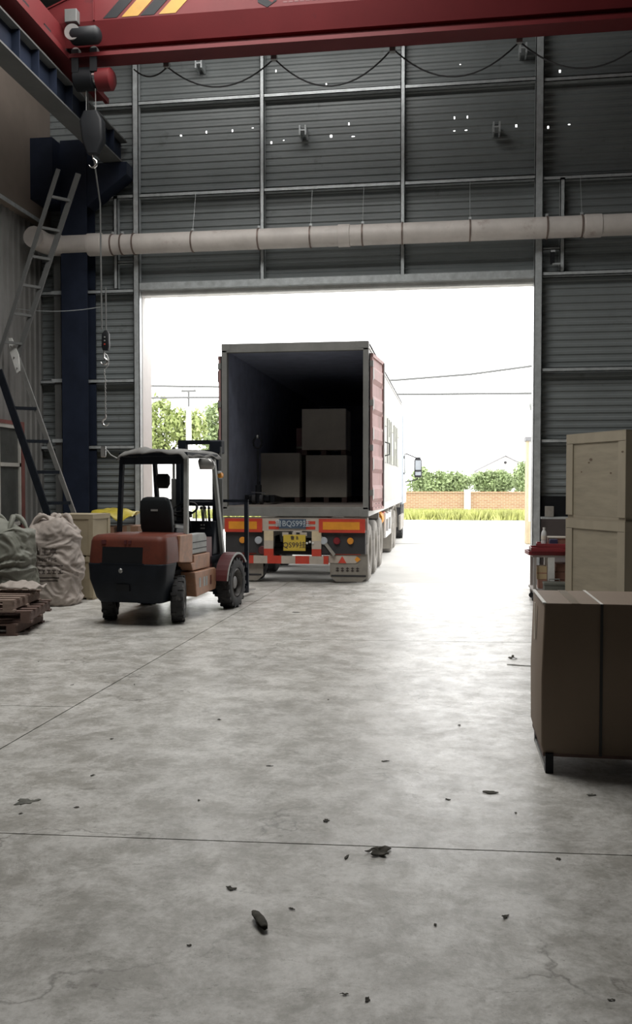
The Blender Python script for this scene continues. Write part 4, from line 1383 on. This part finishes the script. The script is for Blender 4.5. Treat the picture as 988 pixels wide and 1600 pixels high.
# blue name plate with white characters
MB().box(-0.26, 0.20, -0.02, 0.0, 0.925, 1.085).build('upper_plate', 'plateblue', tr)
text('鲁BQS99挂', 0.135, 'platewhite', 'upper_plate_text', tr, (-0.03, -0.022, 1.005), (90, 0, 0), 0.92, 0.002)
pl = MB().box(-0.18, 0.20, -0.05, -0.035, 0.55, 0.82).build('licence_plate', 'plateyellow', tr, 0.006)
text('鲁 B', 0.075, 'ink', 'plate_text', pl, (0.01, -0.053, 0.765), (90, 0, 0), 1.0, 0.002)
text('QS99挂', 0.125, 'ink', 'plate_text', pl, (0.01, -0.053, 0.645), (90, 0, 0), 0.98, 0.002)
MB().box(-0.20, 0.22, -0.035, 0.0, 0.80, 0.86).build('plate_bracket', 'refwhite', tr)
for x in (-0.06, 0.07):
    MB().box(x - 0.03, x + 0.03, -0.05, -0.035, 0.835, 0.86).build('plate_lamp', 'black', tr)
for x in (0.22, 0.27, 0.32):
    MB().lathe([(0.0, -0.02), (0.02, -0.01), (0.02, 0.01)], 10, 'y', (x, -0.02, 0.68 + 0.02 * (x == .27))).build('small_lamp', 'white_plastic', tr)
# red / white posts and bumper
for x0, x1 in ((-0.52, -0.36), (0.30, 0.46)):
    for z0, z1, mm in ((0.72, 0.88, 'cream2'), (0.58, 0.72, 'refwhite'), (0.36, 0.58, 'refred')):
        MB().box(x0, x1, -0.015, 0.05, z0, z1).build('post_band', mm, tr)
xk = -1.18
k = 0
while xk < 0.55:
    x1 = min(xk + 0.24, 0.58)
    MB().box(xk, x1, -0.02, 0.05, 0.33, 0.46).build('bumper_band', 'refred' if k % 2 else 'refwhite', tr)
    xk = x1
    k += 1
MB().bar((0.42, 0.02, 0.82), (0.68, 0.02, 0.48), 0.05, 0.05, (0, 1, 0)).build('bumper_stay', 'chassis', tr)
# mud flaps
for s in (-1, 1):
    x0, x1 = (0.60, 1.24) if s > 0 else (-1.24, -0.55)
    pts = [(x0, 0.50), (x1, 0.50), (x1, 0.12), (x1 - 0.1, 0.03), (x0 + 0.1, 0.03), (x0, 0.12)]
    MB().prism(pts, 'y', 0.06, 0.075).build('mud_flap', 'dust', tr)
    MB().box(x0 + 0.02, x1 - 0.03, 0.055, 0.06, 0.115, 0.145).build('flap_band', 'chassisdark', tr)
    MB().box(x0 + 0.02, x1 - 0.12, 0.052, 0.06, 0.485, 0.50).build('flap_edge', 'refred', tr)
    if s > 0:
        MB().prism([(x0 - 0.12, 0.47), (x1 - 0.2, 0.47), (x1 - 0.14, 0.40), (x1 - 0.2, 0.345), (x0 - 0.14, 0.345), (x0 - 0.08, 0.40)], 'y', 0.05, 0.058).build('flap_sticker', 'refwhite', tr)
        MB().prism([(x0 + 0.14, 0.345), (x0 + 0.28, 0.345), (x0 + 0.21, 0.465)], 'y', 0.045, 0.05).build('red_triangle', 'refred', tr)
        MB().prism([(x1 - 0.18, 0.36), (x1 - 0.12, 0.41), (x1 - 0.18, 0.46), (x1 - 0.22, 0.41)], 'y', 0.045, 0.05).build('yellow_mark', 'refyellow', tr)
        for k in range(5):
            a = x0 + 0.1 + k * 0.085
            MB().box(a, a + 0.055, 0.053, 0.06, 0.21, 0.225).box(a, a + 0.055, 0.053, 0.06, 0.25, 0.262).box(a + 0.02, a + 0.034, 0.053, 0.06, 0.20, 0.275).build('flap_lettering', 'ink', tr)
# axles, wheels with dusty guards
for y in (0.62, 1.93, 3.24):
    MB().tube([(-1.0, y, 0.5), (1.0, y, 0.5)], 0.07, 10).build('axle', 'chassisdark', tr)
    for s in (-1, 1):
        wheel('dual_wheel', tr, (s * 1.10, y, 0.5), 0.5, 0.27, 0.29, 'dustyrubber', 'chassis', 0, s)
        wheel('dual_wheel', tr, (s * 0.78, y, 0.5), 0.5, 0.27, 0.29, 'blackrubber', 'chassis', 0, s)
# side guard
MB().bar((1.22, 4.5, 0.95), (1.22, 6.6, 0.95), 0.04, 0.10).build('side_guard_rail', 'white', tr)
MB().bar((1.22, 4.5, 0.55), (1.22, 6.6, 0.55), 0.04, 0.10).build('side_guard_rail', 'white', tr)
for y in (4.55, 5.5, 6.5):
    MB().box(1.20, 1.24, y, y + 0.12, 0.50, 1.05).build('side_guard_post', 'white', tr)
MB().lathe([(0.14, 0), (0.16, 0.03), (0.16, 0.5), (0.14, 0.53)], 16, 'y', (1.05, 4.2, 0.93)).build('air_tank', 'tank', tr, 0, 40)
MB().bar((1.12, 5.0, 0.98), (1.12, 5.6, 0.98), 0.08, 0.12).build('red_tool_box', 'refred', tr)

# ------------------------------------------------------------------ shipping container
CL, CW, CH, CZ = 11.6, 2.5, 2.92, 1.13
ct = thing('shipping_container', 'open white shipping container with red doors folded back on the trailer', 'container', (TX, 14.9, CZ))
h = CW / 2
MB().box(-h + 0.09, h - 0.09, 0.05, CL, 0.0, 0.17).build('container_floor', 'contfloor', ct)
MB().box(-h, h, 0.0, 0.06, 0.0, 0.16).build('door_sill', 'contrear', ct, 0.008)
MB().box(-h, h, 0.0, 0.10, CH - 0.15, CH).build('door_header', 'contrear', ct, 0.008)
for s in (-1, 1):
    x0, x1 = (h - 0.09, h) if s > 0 else (-h, -h + 0.09)
    MB().box(x0, x1, 0.0, 0.14, 0.12, CH - 0.10).build('corner_post', 'contrear', ct, 0.006)
    for z in (0.0, CH - 0.12):
        x0, x1 = (h - 0.16, h + 0.003) if s > 0 else (-h - 0.003, -h + 0.16)
        MB().box(x0, x1, -0.004, 0.17, z, z + 0.12).build('corner_casting', 'contrear', ct, 0.006)
    x0, x1 = (h - 0.06, h) if s > 0 else (-h, -h + 0.06)
    MB().box(x0, x1, 0.1, CL, 0.0, 0.15).build('bottom_rail', 'contwhite', ct)
    MB().box(x0, x1, 0.1, CL, CH - 0.09, CH).build('top_rail', 'contwhite', ct)
    # corrugated side wall: shallow trapezoids along y, white outside, navy lining inside
    prof = []
    y = 0.14
    while y < CL - 0.05:
        for dy, d in ((0, 0), (0.07, 0), (0.11, 0.03), (0.20, 0.03)):
            prof.append((s * (h - 0.012 - d * 0.5), y + dy))
        y += 0.25
    prof = [p for p in prof if p[1] < CL]
    vs = [(x, y, z) for z in (0.15, CH - 0.09) for x, y in prof]
    n = len(prof)
    MB().add(vs, [(i, i + 1, n + i + 1, n + i) for i in range(n - 1)]).build('side_wall', 'contwhite', ct)
    x0, x1 = (h - 0.055, h - 0.045) if s > 0 else (-h + 0.045, -h + 0.055)
    MB().box(x0, x1, 0.14, CL, 0.15, CH - 0.09).build('side_lining', 'contin', ct)
MB().box(-h, h, 0.1, CL, CH - 0.05, CH - 0.01).build('container_roof', 'contwhite', ct)
MB().box(-h + 0.05, h - 0.05, 0.1, CL, CH - 0.10, CH - 0.06).build('roof_lining', 'contin', ct)
MB().box(-h, h, CL - 0.06, CL, 0.1, CH).build('front_wall', 'contend', ct)
MB().box(-h + .05, h - .05, 0.06, 0.08, 0.155, 0.18).build('floor_edge', 'chassis', ct)
# doors swung back flat along each side
for s in (-1, 1):
    dr = bpy.data.objects.new('container_door', None)
    COL.objects.link(dr)
    dr.parent = ct
    dr.location = (s * (h + 0.045), 0.05, 0.10)
    dr.rotation_euler = (0, 0, -s * R(5.0) if s > 0 else R(1.0))
    prof = []
    z = 0.0
    DH = 2.62
    for k in range(5):
        zc = 0.30 + k * 0.50
        prof += [(zc - 0.17, 0.0), (zc - 0.10, 0.045), (zc + 0.06, 0.045), (zc + 0.13, 0.0)]
    prof = [(0.0, 0.0)] + prof + [(DH, 0.0)]
    vs = [(s * d, y, z) for y in (0.03, 1.18) for z, d in prof]
    n = len(prof)
    MB().add(vs, [(i, i + 1, n + i + 1, n + i) for i in range(n - 1)]).build('door_panel', 'contdoor', dr)
    MB().box(-0.02, 0.02, 0.0, 0.05, 0, DH).build('door_edge', 'contdoor', dr)
    MB().box(-0.03, 0.03, 1.15, 1.20, 0, DH).build('door_edge', 'contdoor', dr)
    for z in (0.0, DH - 0.06):
        MB().box(-0.03, 0.03, 0.0, 1.20, z, z + 0.06).build('door_edge', 'contdoor', dr)
    xg = (-0.035, -0.02) if s > 0 else (0.02, 0.035)
    MB().box(xg[0], xg[1], -0.012, 0.05, 0, DH).build('rubber_gasket', 'black', dr)
    for z in (0.25, 1.0, 1.75, 2.4):
        MB().box(-0.03, 0.03, -0.012, 0.05, z, z + 0.10).build('hinge', 'contrear', dr)
    MB().tube([(s * 0.06, 0.95, 0.05), (s * 0.06, 0.95, DH - 0.05)], 0.017, 8).build('lock_rod', 'steel', dr)
    MB().tube([(s * 0.06, 1.12, 0.95), (s * 0.13, 1.16, 0.97), (s * 0.13, 1.16, 1.17), (s * 0.06, 1.12, 1.19)], 0.012, 6).build('door_handle', 'black', dr)
    for k in range(3):
        for z in (0.03, 0.10):
            MB().box(s * 0.031 - 0.002, s * 0.031 + 0.002, 0.3 + 0.3 * k, 0.34 + 0.3 * k, z, z + 0.02).build('rivet_slot', 'black', dr)
# pale worn lettering strokes on the right side
for k in range(5):
    y = 3.8 + k * 1.25
    mm = MB()
    xx = (h - 0.012, h + 0.004)
    mm.box(xx[0], xx[1], y, y + 0.25, 1.0, 2.0)
    if k % 2 == 0:
        mm.box(xx[0], xx[1], y + 0.25, y + 0.85, 1.78, 2.0)
        mm.box(xx[0], xx[1], y + 0.25, y + 0.85, 1.0, 1.2)
    else:
        mm.box(xx[0], xx[1], y + 0.60, y + 0.85, 1.0, 2.0)
        mm.box(xx[0], xx[1], y + 0.25, y + 0.60, 1.42, 1.60)
    mm.build('faded_letter', 'letter', ct)

# cargo inside
FZ = CZ + 0.17


def carton(label, loc, w, d, hh, pal=True):
    t = thing('cargo_box', label, 'box', loc, 0)
    z0 = 0.10 if pal else 0.0
    MB().box(-w / 2, w / 2, 0, d, z0, hh).build('box_body', 'cargo', t, 0.01)
    MB().box(-w / 2 - .001, w / 2 + .001, 0.3 * d, 0.3 * d + 0.05, z0, hh + 0.002).build('band', 'card', t)
    if pal:
        for x in (-w / 2, -0.05, w / 2 - 0.1):
            MB().box(x, x + 0.1, 0.0, d, 0, z0).build('pallet_runner', 'palletdark', t)
    return t


carton('tan cargo box stacked on top inside the container', (-2.45, 18.0, FZ + 0.96), 0.90, 0.9, 0.93)
carton('tan cargo box below the stacked one inside the container', (-2.40, 18.0, FZ), 0.84, 0.95, 0.955)
carton('tan cargo box on the left inside the container behind the pallet jack', (-3.35, 17.9, FZ), 0.84, 0.95, 1.0)
pw = thing('upright_plank', 'dark narrow board standing between the boxes inside the container', 'board', (-2.98, 18.35, FZ + 1.005))
MB().box(-0.09, 0.06, 0, 0.05, 0, 0.52).build('board', 'contdoor', pw)
MB().box(-0.09, 0.06, -0.01, 0, 0.1, 0.14).build('cross_cleat', 'cargo', pw)
pj = thing('pallet_jack', 'black hand pallet jack standing in the container doorway', 'pallet jack', (-3.42, 16.2, FZ))
MB().box(-0.2, 0.2, 0.0, 0.12, 0.05, 0.17).build('chassis_head', 'black', pj, 0.02)
MB().lathe([(0.06, 0.05), (0.06, 0.35), (0.03, 0.37), (0.03, 0.42)], 14, 'z', (0, 0.0, 0)).build('pump', 'black', pj, 0, 40)
MB().tube([(0, -0.02, 0.30), (0, -0.06, 1.02)], 0.022, 8).build('handle_tube', 'black', pj)
pts = [(0.08 * math.sin(R(a)), -0.07, 1.13 + 0.10 * math.cos(R(a))) for a in range(-180, 181, 30)]
MB().tube(pts, 0.016, 6, False).build('handle_loop', 'black', pj, 0, 60)
MB().lathe([(0.02, -0.03), (0.025, 0.0), (0.02, 0.03)], 10, 'z', (0, -0.08, 1.24)).build('release_lever', 'steel', pj)
for x in (-0.07, 0.07):
    MB().lathe([(0.05, -0.03), (0.09, -0.03), (0.09, 0.03), (0.05, 0.03)], 16, 'x', (x, -0.04, 0.092)).build('steer_wheel', 'chassisdark', pj)
MB().bar((-0.12, -0.05, 0.22), (0.14, -0.05, 0.21), 0.02, 0.02).build('pedal', 'chrome', pj)
for x in (-0.20, 0.20):
    MB().prism([(0.1, 0.17), (1.2, 0.10), (1.2, 0.03), (0.1, 0.03)], 'x', x - 0.08, x + 0.08).build('fork', 'black', pj)

# ------------------------------------------------------------------ tractor unit
tk = thing('truck_tractor', 'grey tractor unit with a dark wing mirror ahead of the container', 'truck', (TX, 22.0, 0))
cabp = [(4.8, 1.05), (6.9, 1.05), (6.95, 2.2), (6.7, 3.3), (6.4, 3.72), (4.8, 3.72)]
MB().prism(cabp, 'x', -1.25, 1.27).build('cab_shell', 'cab', tk, 0.05)
MB().prism([(5.7, 2.0), (6.75, 2.0), (6.6, 2.9), (5.7, 2.9)], 'x', 1.268, 1.28).build('side_window', 'pane', tk)
MB().box(1.27, 1.29, 5.0, 5.3, 2.42, 2.50).build('cab_vent', 'chassisdark', tk)
MB().box(1.27, 1.29, 5.0, 5.3, 1.95, 2.0).build('cab_vent', 'chassisdark', tk)
MB().box(-1.2, 1.2, 4.9, 6.9, 0.55, 1.05).build('cab_base', 'chassisdark', tk)
for x in (-0.4, 0.4):
    MB().box(x - 0.06, x + 0.06, -1.0, 5.0, 0.75, 1.0).build('frame_rail', 'chassisdark', tk)
for y in (0.1, 1.45):
    for s in (-1, 1):
        wheel('drive_wheel', tk, (s * 1.08, y, 0.5), 0.5, 0.28, 0.29, 'dustyrubber', 'chassis', 0, s)
        wheel('drive_wheel', tk, (s * 0.77, y, 0.5), 0.5, 0.27, 0.29, 'blackrubber', 'chassis', 0, s)
for s in (-1, 1):
    arc = [(0.75 + 1.3 * math.cos(R(a)) * (1 if abs(math.cos(R(a))) < .9 else 1), 0.45 + 0.66 * math.sin(R(a))) for a in range(5, 176, 10)]
    arc2 = [(0.75 + 1.33 * math.cos(R(a)), 0.45 + 0.69 * math.sin(R(a))) for a in range(175, 4, -10)]
    x0, x1 = (0.92, 1.25) if s > 0 else (-1.25, -0.92)
    MB().prism(arc + arc2, 'x', x0, x1).build('drive_mudguard', 'dust', tk)
    MB().box(x0, x1, -0.56, -0.54, 0.12, 0.55).build('mud_flap', 'dust', tk)
    wheel('steer_wheel', tk, (s * 1.08, 5.7, 0.5), 0.5, 0.28, 0.29, 'blackrubber', 'chassis', 22, s)
MB().tube([(1.27, 6.5, 2.62), (1.55, 6.55, 2.50), (1.62, 6.55, 2.48)], 0.02, 6).build('mirror_arm', 'chassisdark', tk)
MB().tube([(1.27, 6.5, 1.72), (1.58, 6.55, 1.78), (1.66, 6.55, 1.85)], 0.02, 6).build('mirror_arm', 'chassisdark', tk)
MB().loft([(1.86, 1.56, 1.74, 6.50, 6.62, 0.03), (1.92, 1.54, 1.78, 6.48, 6.64, 0.04), (2.4, 1.54, 1.77, 6.48, 6.64, 0.04), (2.5, 1.58, 1.72, 6.50, 6.62, 0.03)]).build('wing_mirror', 'chassisdark', tk, 0, 50)
MB().box(1.57, 1.75, 6.475, 6.48, 2.10, 2.40).build('mirror_glass', 'glass', tk)
MB().box(1.57, 1.75, 6.475, 6.48, 1.93, 2.04).build('mirror_glass', 'glass', tk)
MB().bar((1.28, 2.6, 0.60), (1.28, 4.6, 0.60), 0.05, 0.4).build('fuel_tank', 'chassis', tk)

# ------------------------------------------------------------------ yard beyond the gate
bw = struct('yard_wall', 'low brick yard wall with pale posts')
box(-30, 40, 45.0, 45.25, -0.05, 1.18, 'brick_run', 'brick', bw)
box(-30, 40, 44.95, 45.30, 1.18, 1.25, 'wall_coping', 'brick', bw)
for x in (-19.0, -9.0, 1.06, 11.2, 21.0):
    box(x - 0.16, x + 0.16, 44.8, 45.35, -0.05, 1.35, 'wall_post', 'white', bw)


def blades(name, label, cat, x0, x1, y0, y1, n, hh, m, seed):
    rnd = np.random.default_rng(seed)
    x = rnd.uniform(x0, x1, n)
    y = rnd.uniform(y0, y1, n)
    a = rnd.uniform(0, np.pi, n)
    hgt = hh * rnd.uniform(0.4, 1.0, n)
    w = 0.05 * rnd.uniform(0.6, 1.6, n)
    lx = rnd.normal(0, 0.10, n)
    ly = rnd.normal(0, 0.10, n)
    v = np.empty((n, 3, 3))
    v[:, 0] = np.stack([x - w * np.cos(a), y - w * np.sin(a), np.full(n, -0.02)], 1)
    v[:, 1] = np.stack([x + w * np.cos(a), y + w * np.sin(a), np.full(n, -0.02)], 1)
    v[:, 2] = np.stack([x + lx, y + ly, hgt], 1)
    me = bpy.data.meshes.new(name)
    me.from_pydata(v.reshape(-1, 3).tolist(), [], np.arange(3 * n).reshape(-1, 3).tolist())
    me.materials.append(M[m])
    o = bpy.data.objects.new(name, me)
    COL.objects.link(o)
    tag(o, label, cat, None, 'stuff')
    return o


blades('weed_strip', 'strip of yellow-green weeds along the foot of the brick wall', 'weeds', -7.9, 16, 41.2, 44.6, 26000, 0.50, 'weeds', 3)
blades('weed_strip', 'strip of weeds along the foot of the white wall', 'weeds', -25, -8.3, 41.5, 42.5, 7000, 0.50, 'weeds', 4)


def tree(name, label, loc, trunk_h, crown, n, m, seed, leaf=0.12, group=None, cat='tree'):
    """crown: list of (dx,dy,dz,rx,ry,rz) blobs"""
    t = thing(name, label, cat, loc, 0, group)
    rnd = np.random.default_rng(seed)
    V = []
    tot = sum(c[3] * c[4] * c[5] for c in crown)
    for c in crown:
        k = int(n * c[3] * c[4] * c[5] / tot)
        d = rnd.normal(0, 1, (k, 3))
        d /= np.linalg.norm(d, axis=1)[:, None]
        r = rnd.uniform(0.25, 1.0, k) ** 0.5 * rnd.uniform(0.8, 1.15, k)
        p = d * r[:, None] * np.array(c[3:6]) + np.array(c[:3])
        u = rnd.normal(0, 1, (k, 3))
        u /= np.linalg.norm(u, axis=1)[:, None]
        w = rnd.normal(0, 1, (k, 3))
        w -= u * (u * w).sum(1)[:, None]
        w /= np.linalg.norm(w, axis=1)[:, None]
        s = leaf * rnd.uniform(0.6, 1.3, k)[:, None]
        V.append(np.stack([p - u * s, p - w * s * .45, p + u * s, p + w * s * .45], 1))
    V = np.concatenate(V)
    me = bpy.data.meshes.new('foliage')
    me.from_pydata(V.reshape(-1, 3).tolist(), [], np.arange(len(V) * 4).reshape(-1, 4).tolist())
    me.materials.append(M[m])
    f = link_mesh('foliage', me, t)
    f['kind'] = 'stuff'
    top = max(c[2] for c in crown)
    MB().tube([(0, 0, -0.05), (0.05, 0, trunk_h * .5), (0, 0.03, trunk_h), (0.02, 0, top)], [0.16, 0.12, 0.09, 0.03], 8).build('trunk', 'bark', t, 0, 60)
    for k, c in enumerate(crown[:4]):
        MB().tube([(0, 0, trunk_h), (c[0] * .6, c[1] * .6, (trunk_h + c[2]) / 2 + .2), (c[0], c[1], c[2])], [0.07, 0.05, 0.02], 6).build('branch', 'bark', t, 0, 60)
    return t


tree('leafy_tree', 'yellow-green tree beyond the gate nearest the left gate post', (-15.3, 46, 0), 2.0, [(-.4, 0, 3.0, 1.5, 1.2, 1.6), (0.3, 0, 5.2, 0.7, .7, 1.2), (1.7, 0, 4.6, 1.1, 1, 1.1), (-1.2, 0, 5.0, 0.9, .8, 1.4)], 7000, 'leaf1', 11, 0.15, 'trees beyond the gate')
tree('leafy_tree', 'green tree beyond the gate behind the pale lamp pole', (-12.6, 51, 0), 2.0, [(0, 0, 3.6, 1.6, 1.2, 1.7), (-0.7, 0, 5.4, 0.8, .8, 1.0), (1.3, 0, 5.0, 1.0, 1, 1.2), (0.5, 0, 5.7, 0.6, .6, .7)], 6500, 'leaf2', 12, 0.15, 'trees beyond the gate')
tree('leafy_bush', 'leafy green bush behind the brick wall beside the wing mirror', (-0.6, 58, 0), 1.0, [(0, 0, 1.5, 1.9, 1.2, 0.9), (-1.0, 0, 2.2, 0.6, .6, .6), (1.2, 0, 1.7, 1.2, 1, .7)], 6000, 'leaf2', 13, 0.13, 'bushes behind the brick wall', 'bush')
tree('leafy_bush', 'broad green bush in front of the white gabled house', (3.1, 61, 0), 1.0, [(0, 0, 1.6, 1.3, 1.1, 0.9), (-0.9, 0, 1.9, 0.7, .8, .5), (.6, 0, 1.8, .9, .8, .7)], 5500, 'leaf2', 14, 0.13, 'bushes behind the brick wall', 'bush')
tree('leafy_bush', 'tall green bush behind the white gate pillar', (5.3, 57, 0), 1.2, [(0, 0, 1.9, 1.2, 1.1, 1.2), (.5, 0, 2.7, 0.7, .8, .6)], 5000, 'leaf2', 15, 0.13, 'bushes behind the brick wall', 'bush')

hs = thing('gabled_house', 'distant white house with a grey gabled roof beyond the brick wall', 'house', (9.0, 140, 0))
MB().prism([(-4.3, 0), (4.3, 0), (4.3, 3.55), (0, 5.7), (-4.3, 3.55)], 'y', 0, 14).build('house_wall', 'white', hs)
for s in (-1, 1):
    MB().bar((s * 4.8, 7, 3.42), (0, 7, 5.84), 15.0, 0.16, (0, 0, 1)).build('roof_slope', 'rooftile', hs)
MB().lathe([(0.22, -0.05), (0.22, 0.0)], 16, 'y', (0, 0, 4.75)).build('round_vent', 'chassisdark', hs)
yw = struct('far_yard_wall', 'long white rendered wall at the far left of the yard')
box(-40, -8.2, 42.9, 43.1, -0.05, 2.9, 'rendered_wall', 'white', yw)
lp = thing('lamp_pole', 'pale tapered street pole with a small lamp beyond the gate', 'pole', (-12.0, 41.0, 0))
MB().lathe([(0.16, -.02), (0.12, 5.2), (0.11, 5.25)], 14, 'z').build('pole_shaft', 'white', lp, 0, 40)
MB().lathe([(0.05, 5.25), (0.05, 6.0)], 10, 'z').build('pole_top', 'runway', lp)
MB().box(-0.35, 0.35, -0.05, 0.05, 5.95, 6.05).build('cross_arm', 'runway', lp)
for s in (-.3, .3):
    MB().lathe([(0.04, 6.05), (0.05, 6.1), (0.03, 6.2)], 10, 'z', (s, 0, 0)).build('insulator', 'white_plastic', lp)
for nm, lb, pts in (('utility_wire', 'upper overhead wire rising to the right across the white sky', [(-22, 35, 5.75), (-11.8, 35, 5.60), (-9, 35, 5.52), (-2, 35, 5.67), (0.9, 35, 5.85), (3.2, 35, 6.12), (9, 35, 6.7)]),
                    ('utility_wire', 'lower overhead wire with doubled strands across the white sky', [(-22, 35, 5.2), (-9, 35, 5.1), (-1.8, 35, 5.12), (3.2, 35, 5.09), (9, 35, 5.2)])):
    tag(MB().tube(pts, 0.045, 6).build(nm, 'runway'), lb, 'wire', 'overhead wires')
gp = thing('gate_pillar', 'white gate pillar with cream edge and stone foot beside the right jamb', 'pillar', (2.22, 25.4, 0))
MB().box(0.04, 0.62, 0, 0.58, 0.62, 2.85).build('pillar_shaft', 'white', gp, 0.01)
MB().box(0.0, 0.05, -0.01, 0.59, 0.0, 2.85).build('cream_edge', 'cream2', gp)
MB().box(0.05, 0.64, -0.02, 0.60, 0.0, 0.62).build('stone_foot', 'cream2', gp, 0.01)
MB().box(-0.04, 0.68, -0.05, 0.63, 2.85, 2.97).build('pillar_cap', 'rooftile', gp, 0.01)
MB().tube([(0.33, 0.29, 2.97), (0.33, 0.29, 3.7)], 0.03, 8).build('lamp_stem', 'runway', gp)
MB().lathe([(0.02, 3.62), (0.14, 3.70), (0.19, 3.85), (0.14, 4.0), (0.02, 4.06)], 18, 'z', (0.25, 0.29, 0)).build('globe_lamp', 'fgrey', gp, 0, 60)

# ------------------------------------------------------------------ litter on the floor


def scrap(name, label, cat, loc, size, rz, m, seed, curl=0.3, asp=0.5, group=None):
    na, nr = 26, 5
    vs, fs = [(0, 0, 0.003 + size * curl * 0.03)], []
    for r in range(1, nr + 1):
        for k in range(na):
            a = 2 * math.pi * k / na
            ca, sa_ = math.cos(a), math.sin(a)
            out = 0.72 + 0.75 * noise.noise(Vector((ca * 1.6 + seed * 1.7, sa_ * 1.6, seed * .9))) + 0.30 * noise.noise(Vector((ca * 5 + seed, sa_ * 5, 2.0)))
            rr = size / 2 * min(1.05, max(0.35, out)) * r / nr
            x, y = rr * ca, rr * sa_ * asp
            nn = noise.noise(Vector((x / size * 3.2 + seed, y / size * 3.2, seed * 2.0)))
            z = 0.002 + size * curl * (0.03 + 0.14 * nn * (0.4 + r / nr) + 0.12 * (r / nr) ** 2 * max(0, sa_) * asp)
            vs.append((x, y, max(0.002, z)))
    for k in range(na):
        fs.append((0, 1 + k, 1 + (k + 1) % na))
        for r in range(nr - 1):
            a = 1 + r * na + k
            b_ = 1 + r * na + (k + 1) % na
            fs.append((a, a + na, b_ + na, b_))
    o = MB().add(vs, fs).build(name, m, None, 0, 50)
    sm = o.modifiers.new('thick', 'SOLIDIFY')
    sm.thickness = min(0.003, size * .04)
    sm.offset = 1
    o.location = (loc[0], loc[1], 0)
    o.rotation_euler = (0, 0, R(rz))
    return tag(o, label, cat, group)


vs, fs = [], []
for i in range(15):
    u = i / 14
    wr = 0.021 * (math.sin(math.pi * (0.10 + 0.80 * u)) ** 0.6)
    for k in range(17):
        a = R(-100 + 250 * k / 16)
        q = wr * (1 + 0.18 * noise.noise(Vector((u * 6, k * 0.5, 2.0))))
        vs.append(((u - 0.5) * 0.135 + 0.006 * noise.noise(Vector((k * .7, u, 1))), q * math.cos(a) * 1.1, 0.019 + 0.85 * q * math.sin(a)))
for i in range(14):
    for k in range(16):
        a = i * 17 + k
        fs.append((a, a + 1, a + 18, a + 17))
o = MB().add(vs, fs).build('dry_leaf', 'debris', None, 0, 60)
o.modifiers.new('thick', 'SOLIDIFY').thickness = 0.002
o.location = (-0.703, 3.326, 0)
o.rotation_euler = (0, 0, R(-60))
tag(o, 'rolled dark leaf lying nearest the viewer on the floor', 'leaf')
scrap('dry_leaf', 'crumpled dark leaf just past the long floor joint', 'leaf', (-0.297, 4.058), 0.14, 15, 'debris', 2, 0.8, 0.8)
scrap('paper_scrap', 'greenish folded scrap on the floor near the left edge', 'scrap', (-2.202, 4.449), 0.15, 50, 'debrisgrey', 3, 0.35, 0.6)
scrap('dry_leaf', 'small curled leaf left of the rolled leaf', 'leaf', (-0.884, 3.601), 0.06, 15, 'debris', 4, 0.7, 0.7)
scrap('wood_splinter', 'thin dark splinter left of the crumpled leaf', 'splinter', (-0.437, 3.988), 0.055, 70, 'debris', 5, 0.4, 0.3)
scrap('wood_splinter', 'short dark wood chip on the middle of the floor', 'splinter', (-0.355, 5.414), 0.06, 25, 'debris', 6, 0.4, 0.3)
scrap('dry_leaf', 'flat dark leaf fragment on the floor left of the cardboard box', 'leaf', (0.254, 4.944), 0.09, -8, 'debris', 7, 0.2, 0.5)
scrap('dry_leaf', 'small forked leaf fragment before the long floor joint', 'leaf', (-0.587, 4.409), 0.05, 60, 'debris', 8, 0.6, 0.7)
scrap('wood_splinter', 'dark chip in the middle of the floor left of the wood chip', 'splinter', (-1.041, 5.227), 0.055, 12, 'debris', 9, 0.3, 0.35)
scrap('dry_leaf', 'dark crumpled clump beside the cardboard box', 'leaf', (0.638, 8.79), 0.10, 0, 'debris', 10, 1.0, 0.9)
scrap('wood_splinter', 'long thin stick lying beside the cardboard box', 'splinter', (0.69, 8.459), 0.30, -12, 'debrisgrey', 11, 0.05, 0.12)
scrap('pebble_scrap', 'small dark crumb right of the crumpled leaf', 'scrap', (0.511, 4.105), 0.03, 0, 'debris', 12, 0.9, 0.7)
scrap('dry_leaf', 'flat dark scrap on the floor in front of the trailer', 'leaf', (-1.932, 11.523), 0.14, 5, 'debris', 13, 0.15, 0.35)
scrap('paper_scrap', 'pale scrap in the shadow under the cardboard box front', 'scrap', (0.789, 4.981), 0.06, 10, 'debrisgrey', 14, 0.3, 0.6)
for k, (x, y) in enumerate([(-1.95, 13.186), (-1.904, 4.407), (-2.021, 4.907), (0.363, 4.653), (-0.033, 3.418), (-0.922, 3.135), (-0.6, 3.466), (-2.153, 4.279), (-0.326, 2.902),
                            (-0.246, 2.884), (0.018, 4.8), (0.239, 3.524), (0.545, 2.998), (-3.822, 7.988), (-2.586, 7.187), (-2.183, 5.631), (-1.6, 6.2), (-0.9, 6.9), (0.1, 6.3), (-1.3, 4.6), (-3.1, 7.1)]):
    scrap('floor_crumb', 'tiny dark crumb scattered on the concrete floor', 'crumb', (x, y), 0.025 + 0.02 * random.random(), random.uniform(0, 180), 'debris', 20 + k, 0.7, 0.5, 'crumbs on the floor')
